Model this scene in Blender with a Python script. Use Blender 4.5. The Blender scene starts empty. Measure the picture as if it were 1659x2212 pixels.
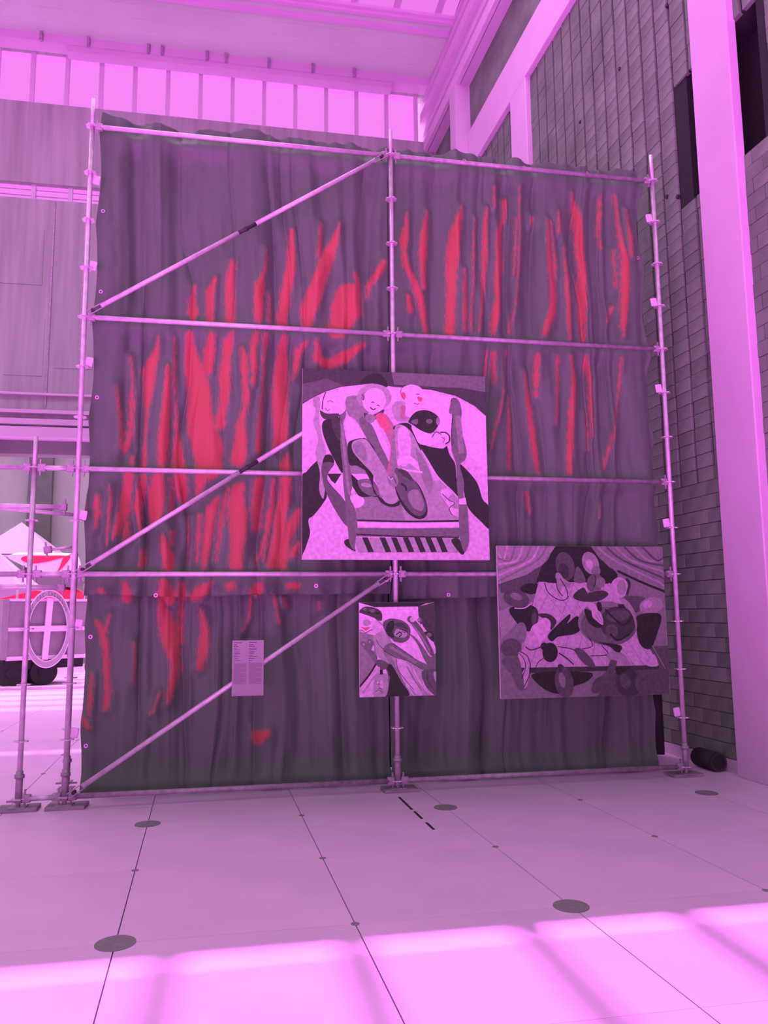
import bpy, math, random
import numpy as np

random.seed(7)
RNG = np.random.default_rng(11)
scene = bpy.context.scene
col = scene.collection

# ---------------------------------------------------------------- camera
FPX = 1703.54
YAW, PITCH, ROLL = (math.radians(v) for v in (10.57363, 7.46117, -0.55524))
CAM = np.array([1.49782, -7.77406, 1.69140])
_f = np.array([math.sin(YAW) * math.cos(PITCH), math.cos(YAW) * math.cos(PITCH), math.sin(PITCH)])
_r0 = np.array([math.cos(YAW), -math.sin(YAW), 0.0])
_u0 = np.cross(_r0, _f)
_r = math.cos(ROLL) * _r0 + math.sin(ROLL) * _u0
_u = -math.sin(ROLL) * _r0 + math.cos(ROLL) * _u0

cam_data = bpy.data.cameras.new('camera')
cam = bpy.data.objects.new('camera', cam_data)
col.objects.link(cam)
from mathutils import Matrix, Vector
cam.matrix_world = Matrix(((_r[0], _u[0], -_f[0], CAM[0]), (_r[1], _u[1], -_f[1], CAM[1]),
                           (_r[2], _u[2], -_f[2], CAM[2]), (0, 0, 0, 1)))
cam_data.sensor_fit = 'VERTICAL'
cam_data.sensor_height = 24.0
cam_data.lens = FPX / 2212.0 * 24.0
cam_data.clip_end = 300
scene.camera = cam

# ---------------------------------------------------------------- world, sun, exposure
world = bpy.data.worlds.new('overcast_sky')
scene.world = world
world.use_nodes = True
bg = world.node_tree.nodes['Background']
bg.inputs['Color'].default_value = (0.92, 1.45, 0.92, 1)
bg.inputs['Strength'].default_value = 0.44

sun_data = bpy.data.lights.new('sun', 'SUN')
sun_data.energy = 38.0
sun_data.color = (1.0, 0.20, 1.0)
sun_data.angle = math.radians(0.8)
sun = bpy.data.objects.new('sun', sun_data)
col.objects.link(sun)
sun.rotation_euler = Vector((0.02, -1.0, -1.97)).to_track_quat('-Z', 'Y').to_euler()

scene.view_settings.view_transform = 'Standard'
scene.view_settings.look = 'None'
scene.view_settings.exposure = 0.0
scene.view_settings.gamma = 1.0
scene.view_settings.use_curve_mapping = False
scene.cycles.use_denoising = True
scene.cycles.max_bounces = 8
scene.cycles.diffuse_bounces = 4
scene.cycles.transparent_max_bounces = 12
scene.cycles.caustics_reflective = False
scene.cycles.caustics_refractive = False

# ---------------------------------------------------------------- helpers
def hit_y(u, v, y):
    """photograph pixel -> point on the vertical plane y = const"""
    d = _f + (u - 829.5) / FPX * _r - (v - 1106.0) / FPX * _u
    t = (y - CAM[1]) / d[1]
    return CAM + t * d

def hit_plane(u, v, n, dist):
    d = _f + (u - 829.5) / FPX * _r - (v - 1106.0) / FPX * _u
    n = np.array(n, float)
    t = (dist - CAM @ n) / (d @ n)
    return CAM + t * d

def project(p):
    d = np.asarray(p, float) - CAM
    z = d @ _f
    return 829.5 + FPX * (d @ _r) / z, 1106.0 - FPX * (d @ _u) / z

HA = math.radians(2.27)                    # the hall's long walls against the scaffold front

def hall_to_world(x, y, z):
    c, s = math.cos(HA), math.sin(HA)
    return np.array([x * c - y * s, x * s + y * c, z])

def lin(c):
    c = np.array(c, float) / 255.0
    return np.where(c <= 0.04045, c / 12.92, ((c + 0.055) / 1.055) ** 2.4)

MATS = {}
def mat(name, base, rough=0.6, metal=0.0, spec=0.3, vary=0.0, scale=3.0, stretch=(1, 1, 1), bump=0.0, bscale=40.0,
        base2=None, rand=0.0, detail=3.0):
    m = bpy.data.materials.new(name)
    m.use_nodes = True
    nt = m.node_tree
    b = nt.nodes['Principled BSDF']
    b.inputs['Base Color'].default_value = (*base, 1)
    b.inputs['Roughness'].default_value = rough
    b.inputs['Metallic'].default_value = metal
    b.inputs['Specular IOR Level'].default_value = spec
    tc = nt.nodes.new('ShaderNodeTexCoord')
    mp = nt.nodes.new('ShaderNodeMapping')
    mp.inputs['Scale'].default_value = stretch
    nt.links.new(tc.outputs['Object'], mp.inputs['Vector'])
    out = None
    if vary > 0 or base2 is not None:
        n = nt.nodes.new('ShaderNodeTexNoise')
        n.inputs['Scale'].default_value = scale
        n.inputs['Detail'].default_value = detail
        nt.links.new(mp.outputs['Vector'], n.inputs['Vector'])
        r = nt.nodes.new('ShaderNodeMapRange')
        r.inputs['From Min'].default_value = 0.3
        r.inputs['From Max'].default_value = 0.7
        nt.links.new(n.outputs['Fac'], r.inputs['Value'])
        mx = nt.nodes.new('ShaderNodeMix')
        mx.data_type = 'RGBA'
        b2 = base2 if base2 is not None else tuple(min(1, c * (1 + vary)) for c in base)
        b1 = base if base2 is not None else tuple(c * (1 - vary) for c in base)
        mx.inputs['A'].default_value = (*b1, 1)
        mx.inputs['B'].default_value = (*b2, 1)
        nt.links.new(r.outputs['Result'], mx.inputs['Factor'])
        out = mx.outputs['Result']
    if rand > 0:
        oi = nt.nodes.new('ShaderNodeObjectInfo')
        mr = nt.nodes.new('ShaderNodeMapRange')
        mr.inputs['To Min'].default_value = 1 - rand
        mr.inputs['To Max'].default_value = 1 + rand
        nt.links.new(oi.outputs['Random'], mr.inputs['Value'])
        hs = nt.nodes.new('ShaderNodeHueSaturation')
        nt.links.new(mr.outputs['Result'], hs.inputs['Value'])
        if out is not None:
            nt.links.new(out, hs.inputs['Color'])
        else:
            hs.inputs['Color'].default_value = (*base, 1)
        out = hs.outputs['Color']
    if out is not None:
        nt.links.new(out, b.inputs['Base Color'])
    if bump > 0:
        n2 = nt.nodes.new('ShaderNodeTexNoise')
        n2.inputs['Scale'].default_value = bscale
        n2.inputs['Detail'].default_value = 4
        nt.links.new(mp.outputs['Vector'], n2.inputs['Vector'])
        bp = nt.nodes.new('ShaderNodeBump')
        bp.inputs['Strength'].default_value = bump
        bp.inputs['Distance'].default_value = 0.02
        nt.links.new(n2.outputs['Fac'], bp.inputs['Height'])
        nt.links.new(bp.outputs['Normal'], b.inputs['Normal'])
    MATS[name] = m
    return m

def attr_mat(name, attr='paint', rough=0.7, spec=0.2, bump=0.0):
    m = bpy.data.materials.new(name)
    m.use_nodes = True
    nt = m.node_tree
    b = nt.nodes['Principled BSDF']
    b.inputs['Roughness'].default_value = rough
    b.inputs['Specular IOR Level'].default_value = spec
    a = nt.nodes.new('ShaderNodeAttribute')
    a.attribute_name = attr
    tc = nt.nodes.new('ShaderNodeTexCoord')
    n = nt.nodes.new('ShaderNodeTexNoise')
    n.inputs['Scale'].default_value = 26.0
    n.inputs['Detail'].default_value = 5.0
    nt.links.new(tc.outputs['Object'], n.inputs['Vector'])
    mr = nt.nodes.new('ShaderNodeMapRange')
    mr.inputs['From Min'].default_value = 0.3
    mr.inputs['From Max'].default_value = 0.7
    mr.inputs['To Min'].default_value = 0.8
    mr.inputs['To Max'].default_value = 1.15
    nt.links.new(n.outputs['Fac'], mr.inputs['Value'])
    hs = nt.nodes.new('ShaderNodeHueSaturation')
    nt.links.new(mr.outputs['Result'], hs.inputs['Value'])
    nt.links.new(a.outputs['Color'], hs.inputs['Color'])
    nt.links.new(hs.outputs['Color'], b.inputs['Base Color'])
    MATS[name] = m
    return m

def glass_mat(name, emit, through):
    m = bpy.data.materials.new(name)
    m.use_nodes = True
    nt = m.node_tree
    nt.nodes.remove(nt.nodes['Principled BSDF'])
    t = nt.nodes.new('ShaderNodeBsdfTransparent')
    t.inputs['Color'].default_value = (*through, 1)
    e = nt.nodes.new('ShaderNodeEmission')
    e.inputs['Color'].default_value = (*emit, 1)
    e.inputs['Strength'].default_value = 1.0
    a = nt.nodes.new('ShaderNodeAddShader')
    nt.links.new(t.outputs[0], a.inputs[0])
    nt.links.new(e.outputs[0], a.inputs[1])
    nt.links.new(a.outputs[0], nt.nodes['Material Output'].inputs['Surface'])
    MATS[name] = m
    return m

class MB:
    """collects faces; build() links them as ONE mesh object"""
    def __init__(self):
        self.v, self.f, self.c = [], [], []
    def add(self, verts, faces, color=None):
        o = len(self.v)
        self.v += [tuple(map(float, p)) for p in verts]
        self.f += [tuple(i + o for i in q) for q in faces]
        self.c += [color] * len(faces)
        return self
    def box(self, x0, x1, y0, y1, z0, z1, bev=0.0):
        if bev <= 0:
            vs = [(x, y, z) for x in (x0, x1) for y in (y0, y1) for z in (z0, z1)]
            fs = [(0, 1, 3, 2), (4, 6, 7, 5), (0, 4, 5, 1), (2, 3, 7, 6), (0, 2, 6, 4), (1, 5, 7, 3)]
            return self.add(vs, fs)
        b = bev
        ring = lambda z, i: [(x0 + i + b, y0 + i, z), (x1 - i - b, y0 + i, z), (x1 - i, y0 + i + b, z), (x1 - i, y1 - i - b, z),
                             (x1 - i - b, y1 - i, z), (x0 + i + b, y1 - i, z), (x0 + i, y1 - i - b, z), (x0 + i, y0 + i + b, z)]
        vs = ring(z0, b * .6) + ring(z0 + b, 0) + ring(z1 - b, 0) + ring(z1, b * .6)
        fs = [tuple(range(7, -1, -1)), tuple(range(24, 32))]
        for k in range(3):
            for i in range(8):
                fs.append((k * 8 + i, k * 8 + (i + 1) % 8, k * 8 + 8 + (i + 1) % 8, k * 8 + 8 + i))
        return self.add(vs, fs)
    def tube(self, p0, p1, r, n=12, r1=None, caps=True):
        p0, p1 = np.array(p0, float), np.array(p1, float)
        d = p1 - p0
        d = d / np.linalg.norm(d)
        a = np.cross(d, (0, 0, 1.0) if abs(d[2]) < .9 else (1.0, 0, 0))
        a /= np.linalg.norm(a)
        b = np.cross(d, a)
        r1 = r if r1 is None else r1
        vs = []
        for p, rr in ((p0, r), (p1, r1)):
            for i in range(n):
                t = 2 * math.pi * i / n
                vs.append(p + rr * (math.cos(t) * a + math.sin(t) * b))
        fs = [(i, (i + 1) % n, n + (i + 1) % n, n + i) for i in range(n)]
        if caps:
            fs += [tuple(range(n - 1, -1, -1)), tuple(range(n, 2 * n))]
        return self.add(vs, fs)
    def path(self, pts, r, n=8):
        for a, b in zip(pts[:-1], pts[1:]):
            self.tube(a, b, r, n)
        return self
    def ring(self, c, ax, ay, r_in, r_out, az, h, n=40, s=1.0):
        """flat ring with thickness h along az; s scales along ay"""
        c, ax, ay, az = (np.array(q, float) for q in (c, ax, ay, az))
        vs = []
        for rr, k in ((r_out, 0), (r_out, h), (r_in, h), (r_in, 0)):
            for i in range(n):
                t = 2 * math.pi * i / n
                vs.append(c + rr * math.cos(t) * ax + s * rr * math.sin(t) * ay + k * az)
        fs = []
        for k in range(4):
            for i in range(n):
                j = (i + 1) % n
                fs.append((k * n + i, k * n + j, ((k + 1) % 4) * n + j, ((k + 1) % 4) * n + i))
        return self.add(vs, fs)
    def disc(self, c, r, h, n=28):
        c = np.array(c, float)
        return self.tube(c, c + np.array((0, 0, h)), r, n)
    def mesh(self, name, m=None, smooth=False):
        me = bpy.data.meshes.new(name)
        me.from_pydata(self.v, [], self.f)
        if any(q is not None for q in self.c):
            at = me.color_attributes.new('paint', 'FLOAT_COLOR', 'CORNER')
            vals = []
            for p, q in zip(me.polygons, self.c):
                vals += [*(q or (0.5, 0.5, 0.5)), 1.0] * p.loop_total
            at.data.foreach_set('color', vals)
        if m is not None:
            me.materials.append(m)
        if smooth:
            for p in me.polygons:
                p.use_smooth = len(p.vertices) == 4
        me.update()
        return me
    def build(self, name, m=None, parent=None, smooth=False):
        return link(name, self.mesh(name, m, smooth), parent)

def link(name, me, parent=None, loc=None):
    o = bpy.data.objects.new(name, me)
    col.objects.link(o)
    if parent is not None:
        o.parent = parent
    if loc is not None:
        o.location = loc
    return o

def empty(name, loc=(0, 0, 0), rz=0.0):
    o = link(name, None)
    o.location = loc
    o.rotation_euler.z = rz
    o.empty_display_size = 0.2
    return o

def tag(o, label=None, cat=None, group=None, kind=None):
    if label: o['label'] = label
    if cat: o['category'] = cat
    if group: o['group'] = group
    if kind: o['kind'] = kind
    return o

def struct(o, label=None):
    return tag(o, label=label, kind='structure')

# ---------------------------------------------------------------- materials
VIO = (0.86, 0.40, 0.86)
mat('concrete_floor', (0.90, 0.60, 0.90), rough=0.42, spec=0.35, vary=0.05, scale=1.3, bump=0.03, bscale=60)
mat('joint', (0.10, 0.09, 0.10), rough=0.9)
mat('socket_metal', (0.26, 0.24, 0.26), rough=0.6, metal=0.0, vary=0.12, scale=30)
mat('white_paint', (0.68, 0.52, 0.68), rough=0.75, vary=0.03, scale=2.0)
mat('ceiling_paint', (0.60, 0.78, 0.60), rough=0.85, vary=0.06, scale=0.5)
mat('trim_paint', (0.60, 0.50, 0.60), rough=0.8, vary=0.04, scale=1.0)
mat('mullion_paint', (0.60, 0.56, 0.60), rough=0.8)
mat('block', (0.185, 0.25, 0.185), rough=0.9, vary=0.22, scale=2.2, bump=0.35, bscale=55, rand=0.14)
mat('groove', (0.03, 0.035, 0.03), rough=0.95)
mat('netting', (0.34, 0.40, 0.34), rough=0.9, vary=0.16, scale=3.0, stretch=(2.2, 1, 0.12), detail=5)
mat('far_wall', (0.20, 0.24, 0.20), rough=0.9, vary=0.18, scale=0.6, stretch=(1, 1, 0.3))
mat('far_pier', (0.08, 0.10, 0.08), rough=0.9, vary=0.1)
mat('galvanised', (0.70, 0.62, 0.70), rough=0.36, metal=0.35, spec=0.5, vary=0.14, scale=14, stretch=(1, 1, 1))
mat('galvanised_dull', (0.38, 0.33, 0.38), rough=0.5, metal=0.3, spec=0.4, vary=0.2, scale=20)
mat('dark_steel', (0.06, 0.055, 0.06), rough=0.55, metal=0.4)
mat('canvas_edge', (0.72, 0.60, 0.72), rough=0.85)
mat('panel_white', (0.36, 0.36, 0.36), rough=0.6)
mat('ink', (0.09, 0.075, 0.09), rough=0.7)
mat('ink_grey', (0.24, 0.2, 0.24), rough=0.7)
mat('wood_plate', (0.32, 0.27, 0.32), rough=0.85, vary=0.2, scale=12, stretch=(0.4, 3, 3))
mat('eyelet', (0.80, 0.45, 0.80), rough=0.35, metal=0.5)
mat('wagon_panel', (0.30, 0.25, 0.30), rough=0.7, vary=0.08, scale=5)
mat('wagon_trim', (0.86, 0.6, 0.86), rough=0.6)
mat('awning_red', (0.85, 0.03, 0.10), rough=0.7)
mat('awning_white', (0.84, 0.62, 0.84), rough=0.75)
mat('tent_cloth', (0.45, 0.38, 0.45), rough=0.8)
mat('tent_dark', (0.20, 0.17, 0.20), rough=0.8)
mat('added_black_cloth', (0.05, 0.05, 0.05), rough=0.9)
mat('rubber', (0.035, 0.033, 0.035), rough=0.85)
attr_mat('paint_layer')
glass_mat('skylight_glass', (3.6, 2.0, 3.6), (0.40, 0.40, 0.40))
glass_mat('sun_stop_glass', (0.86, 0.2, 0.86), (0.0, 0.0, 0.0))  # opaque and glowing, put in to stop the sun beyond the clear panes
glass_mat('window_glass', (0.62, 0.10, 0.62), (0.40, 0.40, 0.40))

# curtain cloth: plum base with lit folds painted in crimson, carried per vertex
def cloth_material():
    m = bpy.data.materials.new('curtain_cloth')
    m.use_nodes = True
    nt = m.node_tree
    b = nt.nodes['Principled BSDF']
    b.inputs['Roughness'].default_value = 0.55
    b.inputs['Specular IOR Level'].default_value = 0.25
    b.inputs['Sheen Weight'].default_value = 0.15
    b.inputs['Sheen Tint'].default_value = (0.8, 0.5, 0.8, 1)
    a = nt.nodes.new('ShaderNodeAttribute')
    a.attribute_name = 'lit_folds'
    tc = nt.nodes.new('ShaderNodeTexCoord')
    mp = nt.nodes.new('ShaderNodeMapping')
    mp.inputs['Scale'].default_value = (16, 1, 2.6)
    n = nt.nodes.new('ShaderNodeTexNoise')
    n.inputs['Scale'].default_value = 6
    n.inputs['Detail'].default_value = 6
    nt.links.new(tc.outputs['Object'], mp.inputs['Vector'])
    nt.links.new(mp.outputs['Vector'], n.inputs['Vector'])
    ad = nt.nodes.new('ShaderNodeMath'); ad.operation = 'MULTIPLY_ADD'
    nt.links.new(n.outputs['Fac'], ad.inputs[0]); ad.inputs[1].default_value = 1.1
    nt.links.new(a.outputs['Fac'], ad.inputs[2])
    mr = nt.nodes.new('ShaderNodeMapRange')
    mr.inputs['From Min'].default_value = 0.92
    mr.inputs['From Max'].default_value = 1.22
    nt.links.new(ad.outputs[0], mr.inputs['Value'])
    mx = nt.nodes.new('ShaderNodeMix'); mx.data_type = 'RGBA'
    mx.inputs['A'].default_value = (0.108, 0.178, 0.117, 1)
    mx.inputs['B'].default_value = (0.43, 0.115, 0.085, 1)
    nt.links.new(mr.outputs['Result'], mx.inputs['Factor'])
    nt.links.new(mx.outputs['Result'], b.inputs['Base Color'])
    w = nt.nodes.new('ShaderNodeTexNoise')
    w.inputs['Scale'].default_value = 420
    nt.links.new(tc.outputs['Object'], w.inputs['Vector'])
    bp = nt.nodes.new('ShaderNodeBump'); bp.inputs['Strength'].default_value = 0.12; bp.inputs['Distance'].default_value = 0.004
    nt.links.new(w.outputs['Fac'], bp.inputs['Height'])
    nt.links.new(bp.outputs['Normal'], b.inputs['Normal'])
    MATS['curtain_cloth'] = m
cloth_material()

# ================================================================ THE SETTING
# ---- floor: concrete slabs over a dark bed
PX, PY = 1.27, 1.2325
O2 = np.array([0.80, -0.735])
EX = np.array([1.0, 0.0]); EY = np.array([-math.sin(HA), math.cos(HA)])
def grid_pt(i, j):
    return O2 + i * PX * EX + j * PY * EY
floor = MB().box(-16, 9.5, -26, 30, -0.12, -0.012).build('floor', MATS['joint'])
struct(floor, 'pale polished concrete floor with sockets and straight joints')
gx, gy = 0.0035, 0.0012
c00 = grid_pt(0, 0); ex, ey = EX * PX, EY * PY
def slab_mesh(nx, ny, name):
    vs = []
    for z in (-0.014, 0.0):
        for (a, b) in ((gx / PX, gy / PY), (nx - gx / PX, gy / PY), (nx - gx / PX, ny - gy / PY), (gx / PX, ny - gy / PY)):
            p = a * ex + b * ey
            vs.append((p[0], p[1], z))
    return MB().add(vs, [(3, 2, 1, 0), (4, 5, 6, 7), (0, 1, 5, 4), (1, 2, 6, 5), (2, 3, 7, 6), (3, 0, 4, 7)]).mesh(name, MATS['concrete_floor'])
sm = slab_mesh(1, 1, 'floor_slab')
for i in range(-6, 5):
    for j in range(-4, 14):
        p = grid_pt(i, j)
        link('floor_slab', sm, floor, (p[0], p[1], 0))
rest = MB()
def rest_slab(i0, i1, j0, j1):
    vs = []
    for z in (-0.014, 0.0):
        for (a, b) in ((i0, j0), (i1, j0), (i1, j1), (i0, j1)):
            p = grid_pt(a, b)
            vs.append((p[0], p[1], z))
    rest.add(vs, [(3, 2, 1, 0), (4, 5, 6, 7), (0, 1, 5, 4), (1, 2, 6, 5), (2, 3, 7, 6), (3, 0, 4, 7)])
rest_slab(-12, 6.5, -20, -4); rest_slab(-12, -6, -4, 24); rest_slab(-6, 6.5, 14, 24); rest_slab(5, 6.5, -4, 14)
rest.build('outer_slab', MATS['concrete_floor'], floor)

big = MB().disc((0, 0, 0), 0.105, 0.004, 32).mesh('socket_cover', MATS['socket_metal'])
small = MB().disc((0, 0, 0), 0.024, 0.003, 14).mesh('socket_stud', MATS['socket_metal'])
for i in range(-4, 6):
    for j in range(-2, 6):
        p = grid_pt(i, j)
        if i % 2 == 0 and j % 2 == 0:
            link('socket_cover', big, floor, (p[0], p[1], -0.001))
        else:
            link('socket_stud', small, floor, (p[0], p[1], -0.001))
for (a, b) in (((862, 1722), (890, 1749)), ((895, 1753), (912, 1769)), ((921, 1777), (937, 1792))):
    A = hit_plane(*a, (0, 0, 1), 0); B = hit_plane(*b, (0, 0, 1), 0)
    d = (B - A) / np.linalg.norm(B - A); n = np.array((-d[1], d[0], 0)) * 0.011
    up = np.array((0, 0, 0.002))
    MB().add([A - n, B - n, B + n, A + n, A - n + up, B - n + up, B + n + up, A + n + up],
             [(0, 1, 5, 4), (1, 2, 6, 5), (2, 3, 7, 6), (3, 0, 4, 7), (4, 5, 6, 7), (3, 2, 1, 0)]).build('floor_slot', MATS['groove'], floor)

# ---- right wall: coursed blocks with vertical grooves
XW = 6.695
NY0, NY1, NZ0, NZ1 = -1.36, -0.13, 6.53, 8.10           # the dark niche behind the near column
wall = MB()
for (y0, y1, z0, z1) in ((-20, NY0, 0, 15), (NY1, 12.5, 0, 15), (NY0, NY1, 0, NZ0), (NY0, NY1, NZ1, 15)):
    wall.box(XW + 0.03, XW + 0.4, y0, y1, z0, z1)
wall.box(XW + 0.36, XW + 0.42, NY0, NY1, NZ0, NZ1)
wall_right = wall.build('wall_right', MATS['groove'])
wall_right.rotation_euler.z = HA
struct(wall_right, 'tall grey block wall with dark vertical grooves')
PITCH_Y, COURSE = 0.319, 0.159
def brick_mesh(w, h, name):
    return MB().box(-0.03, 0.03, -w / 2, w / 2, -h / 2, h / 2, 0.004).mesh(name, MATS['block'])
M_GRV = brick_mesh(0.272, COURSE - 0.006, 'block')
M_RUN = brick_mesh(PITCH_Y - 0.006, COURSE - 0.006, 'block')
bricks = []
nz = int(11.95 / COURSE)
for k in range(nz):
    zc = 0.14 + (k + .5) * COURSE
    for j in range(-10, 35):
        gb = 6.55 if j * PITCH_Y < -1.1 else 3.11
        grooved = zc > gb
        yc = 0.27 + j * PITCH_Y + (0 if grooved or k % 2 else PITCH_Y / 2)
        hw = (0.272 if grooved else PITCH_Y) / 2
        if NZ0 - .02 < zc < NZ1 + .02 and yc + hw > NY0 and yc - hw < NY1:
            continue
        if yc > 11.6:
            continue
        P = hall_to_world(XW, yc, zc)
        u, v = project(P)
        d = np.linalg.norm(P - CAM)
        vis = (-20 < u < 1680) and (-20 < v < 1700) and (P - CAM) @ _f > 0
        cur_top = 333 + (u - 847) * 0.083
        if vis and u < 1400 and v > cur_top: vis = False
        if vis and yc < -0.3 and yc > -1.2: vis = False
        if vis and 4.2 < yc < 5.3 : vis = False
        if zc > 11.1 and zc < 12.1: vis = False
        bricks.append((d if vis else 1e3 + d, yc, zc, grooved))
bricks.sort(key=lambda q: q[0])
field = MB()
for n_, (d, yc, zc, g) in enumerate(bricks):
    dx = random.uniform(-0.004, 0.004)
    if n_ < 300:
        link('block', M_GRV if g else M_RUN, wall_right, (XW + 0.03 + dx, yc, zc))
    else:
        w = (0.272 if g else PITCH_Y - 0.006) / 2; h = (COURSE - 0.006) / 2
        field.box(XW + dx, XW + 0.05, yc - w, yc + w, zc - h, zc + h)
tag(field.build('block_field', MATS['block'], wall_right), kind='stuff')
for (u, v) in ((1338, 149), (1441, 425), (1253, 264), (1440, 12), (1464, 425)):
    P = hit_plane(u, v, (math.cos(HA), math.sin(HA), 0), XW - 0.004)
    hx = P[0] * math.cos(HA) + P[1] * math.sin(HA); hy = -P[0] * math.sin(HA) + P[1] * math.cos(HA)
    MB().tube((hx - 0.012, hy, P[2]), (hx + 0.02, hy, P[2]), 0.026, 10).build('wall_anchor', MATS['dark_steel'], wall_right)

def hall_box(name, dims, m, label=None, bev=0.0):
    o = MB().box(*dims, bev).build(name, m)
    o.rotation_euler.z = HA
    return struct(o, label)
hall_box('trim_1', (6.60, 6.72, -1.05, -0.40, 0.0, 11.3), MATS['white_paint'], 'near pale column standing against the block wall', 0.012)
hall_box('trim_2', (6.60, 6.72, 4.25, 4.96, 0.0, 11.3), MATS['white_paint'], 'far pale column rising behind the curtain top', 0.012)
hall_box('trim_3', (6.595, 6.76, -7, 12.3, 11.22, 12.08), MATS['white_paint'], 'long pale beam running along the block wall', 0.012)
hall_box('trim_11', (6.68, 6.9, -7, 12.3, 12.06, 13.26), MATS['block'], 'dark plain band between beam and girder')
hall_box('trim_4', (6.45, 7.3, -7, 12.3, 13.25, 15.6), MATS['trim_paint'], 'pale girder under the ceiling edge')
for n_, (z0, z1, x0) in enumerate(((13.25, 13.52, 6.36), (13.75, 13.86, 6.41), (14.1, 14.35, 6.33), (14.62, 14.78, 6.40))):
    hall_box('trim_%d' % (5 + n_), (x0, 6.46, -7, 12.2, z0, z1), MATS['white_paint'], 'moulding strip number %d up the girder face' % (n_ + 1))
hall_box('trim_9', (6.33, 6.75, 7.36, 7.72, 8.5, 13.25), MATS['trim_paint'], 'square pier under the girder')
hall_box('baseboard_right', (6.69, 6.76, -7, 12, 0.0, 0.135), MATS['trim_paint'], 'pale skirting at the foot of the block wall')

# ---- back wall with its clerestory, over a wide opening
YB = 10.2
SILL, HEAD = 13.50, 14.82
L0, L1 = 11.14, 11.53
LINT = 5.25
XL, XR = -14.0, 6.7
back = MB()
back.box(XL, XR, YB, YB + 0.4, L1, SILL)
back.box(-0.5, XR, YB, YB + 0.4, L0, L1)
back.box(XL, XR, YB, YB + 0.4, LINT + .5, L0)
back.box(XL, XR, YB, YB + 0.4, HEAD, 15.0)
wall_back = struct(back.build('wall_back', MATS['netting']), 'hall end wall hung with pale vertical netting')
fasc = MB().box(XL, XR, YB - 0.35, YB + 0.02, HEAD - 0.02, 15.0)
fasc.box(-2.55, 5.1, YB - 0.30, YB - 0.02, HEAD - 0.16, HEAD)
fasc.build('fascia', MATS['trim_paint'], wall_back)
for (u, v, h) in ((88, 92, .42), (190, 105, .2), (320, 118, .3), (350, 122, .32), (447, 130, .2), (488, 138, .22), (580, 148, .22), (676, 158, .18), (765, 170, .2)):
    P = hit_y(u, v, YB - 0.4)
    MB().box(P[0] - .03, P[0] + .03, YB - .42, YB - .34, 14.78, 14.86 + h).build('bracket', MATS['galvanised_dull'], wall_back)
for z0, z1, dd in ((5.85, 5.98, .25), (6.12, 6.2, .18), (5.55, 5.78, .35), (6.55, 6.6, .1)):
    MB().box(XL, XR, YB - dd, YB + .02, z0, z1).build('ledge', MATS['trim_paint'], wall_back)
MB().box(XL, XR, YB + 0.02, YB + 0.4, LINT, LINT + .5).build('lintel', MATS['far_wall'], wall_back)
for x in (-4.3, -2.72, -2.05, -1.62):
    MB().box(x, x + .035, YB - .03, YB + .02, 6.3, 11.1).build('cable', MATS['galvanised_dull'], wall_back)
for (x0, x1, z0, z1) in ((-4.6, -2.9, 9.1, 10.4), (-2.55, -1.75, 7.2, 8.6), (-6.4, -4.9, 7.4, 9.0), (-3.6, -2.8, 7.0, 8.3)):
    MB().box(x0, x1, YB - .015, YB + .02, z0, z1).build('net_patch', MATS['netting'], wall_back)

def glazing(name, label, xs, y0, z0, z1, bar=0.095):
    w = struct(empty(name, ((xs[0] + xs[-1]) / 2, y0, z0)), label)
    ox, oy, oz = w.location
    for x in xs:
        MB().box(x - bar / 2 - ox, x + bar / 2 - ox, -0.02, 0.12, 0, z1 - z0).build('mullion', MATS['mullion_paint'], w)
    for a, b in zip(xs[:-1], xs[1:]):
        MB().box(a + bar / 2 - ox, b - bar / 2 - ox, 0.05, 0.058, 0, z1 - z0).build('pane', MATS['window_glass'], w)
    return w
wx = [-3.35 + 0.762 * k - 0.762 * 5 for k in range(18)]
w1 = glazing('window_1', 'long clerestory window band high in the end wall', wx, YB + .1, SILL, HEAD)
wx2 = [-5.6 - 0.68 * k for k in range(6, 0, -1)] + [-5.6 + 0.80 * k for k in range(7)]
w2 = glazing('window_2', 'narrow lower window band in the end wall', wx2, YB + .1, L0, L1)
for zz in (.13, .27):
    MB().box(-5, 5.1, 0.02, 0.045, zz, zz + .014).build('glazing_wire', MATS['galvanised_dull'], w2)

# ---- ceiling with the long skylight
YS, YCL = 7.85, 4.15                    # far panes made opaque to set the sun patch's edge, the rest clear
ceil = MB()
ceil.box(XL, 6.6, YS, YB + 0.4, 15.0, 15.3)
ceil.box(6.15, 6.6, -4.2, YS, 15.0, 15.3)
ceiling = struct(ceil.build('ceiling', MATS['ceiling_paint']), 'pale ceiling slab around the long skylight')
frame = MB()
frame.box(XL, 6.28, YS + .04, YS + .14, 14.93, 15.02)
frame.box(XL, 6.40, YS + .36, YS + .46, 14.90, 15.02)
frame.box(6.12, 6.24, -4.2, YS, 14.93, 15.02)
frame.build('skylight_moulding', MATS['white_paint'], ceiling)
for k in range(6):
    MB().box(XL, 6.4, YS + .75 + .42 * k, YS + .78 + .42 * k, 14.985, 15.005).build('ceiling_rib', MATS['ceiling_paint'], ceiling)
sky = struct(empty('window_3', (0, 0, 14.95)), 'long ceiling skylight divided by pale bars')
cb = MB()
cb.box(XL, 6.2, YS - .05, YS + .12, .03, .55); cb.box(6.15, 6.27, -4.2, YS, .03, .55)
cb.build('curb', MATS['white_paint'], sky)
bars = [1.02 + 0.945 * k for k in range(-15, 6)]
for x in bars:
    MB().box(x - .085, x + .085, 0.3, YS, .12, .30).build('glazing_bar', MATS['trim_paint'], sky)
edges = bars + [6.2]
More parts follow.
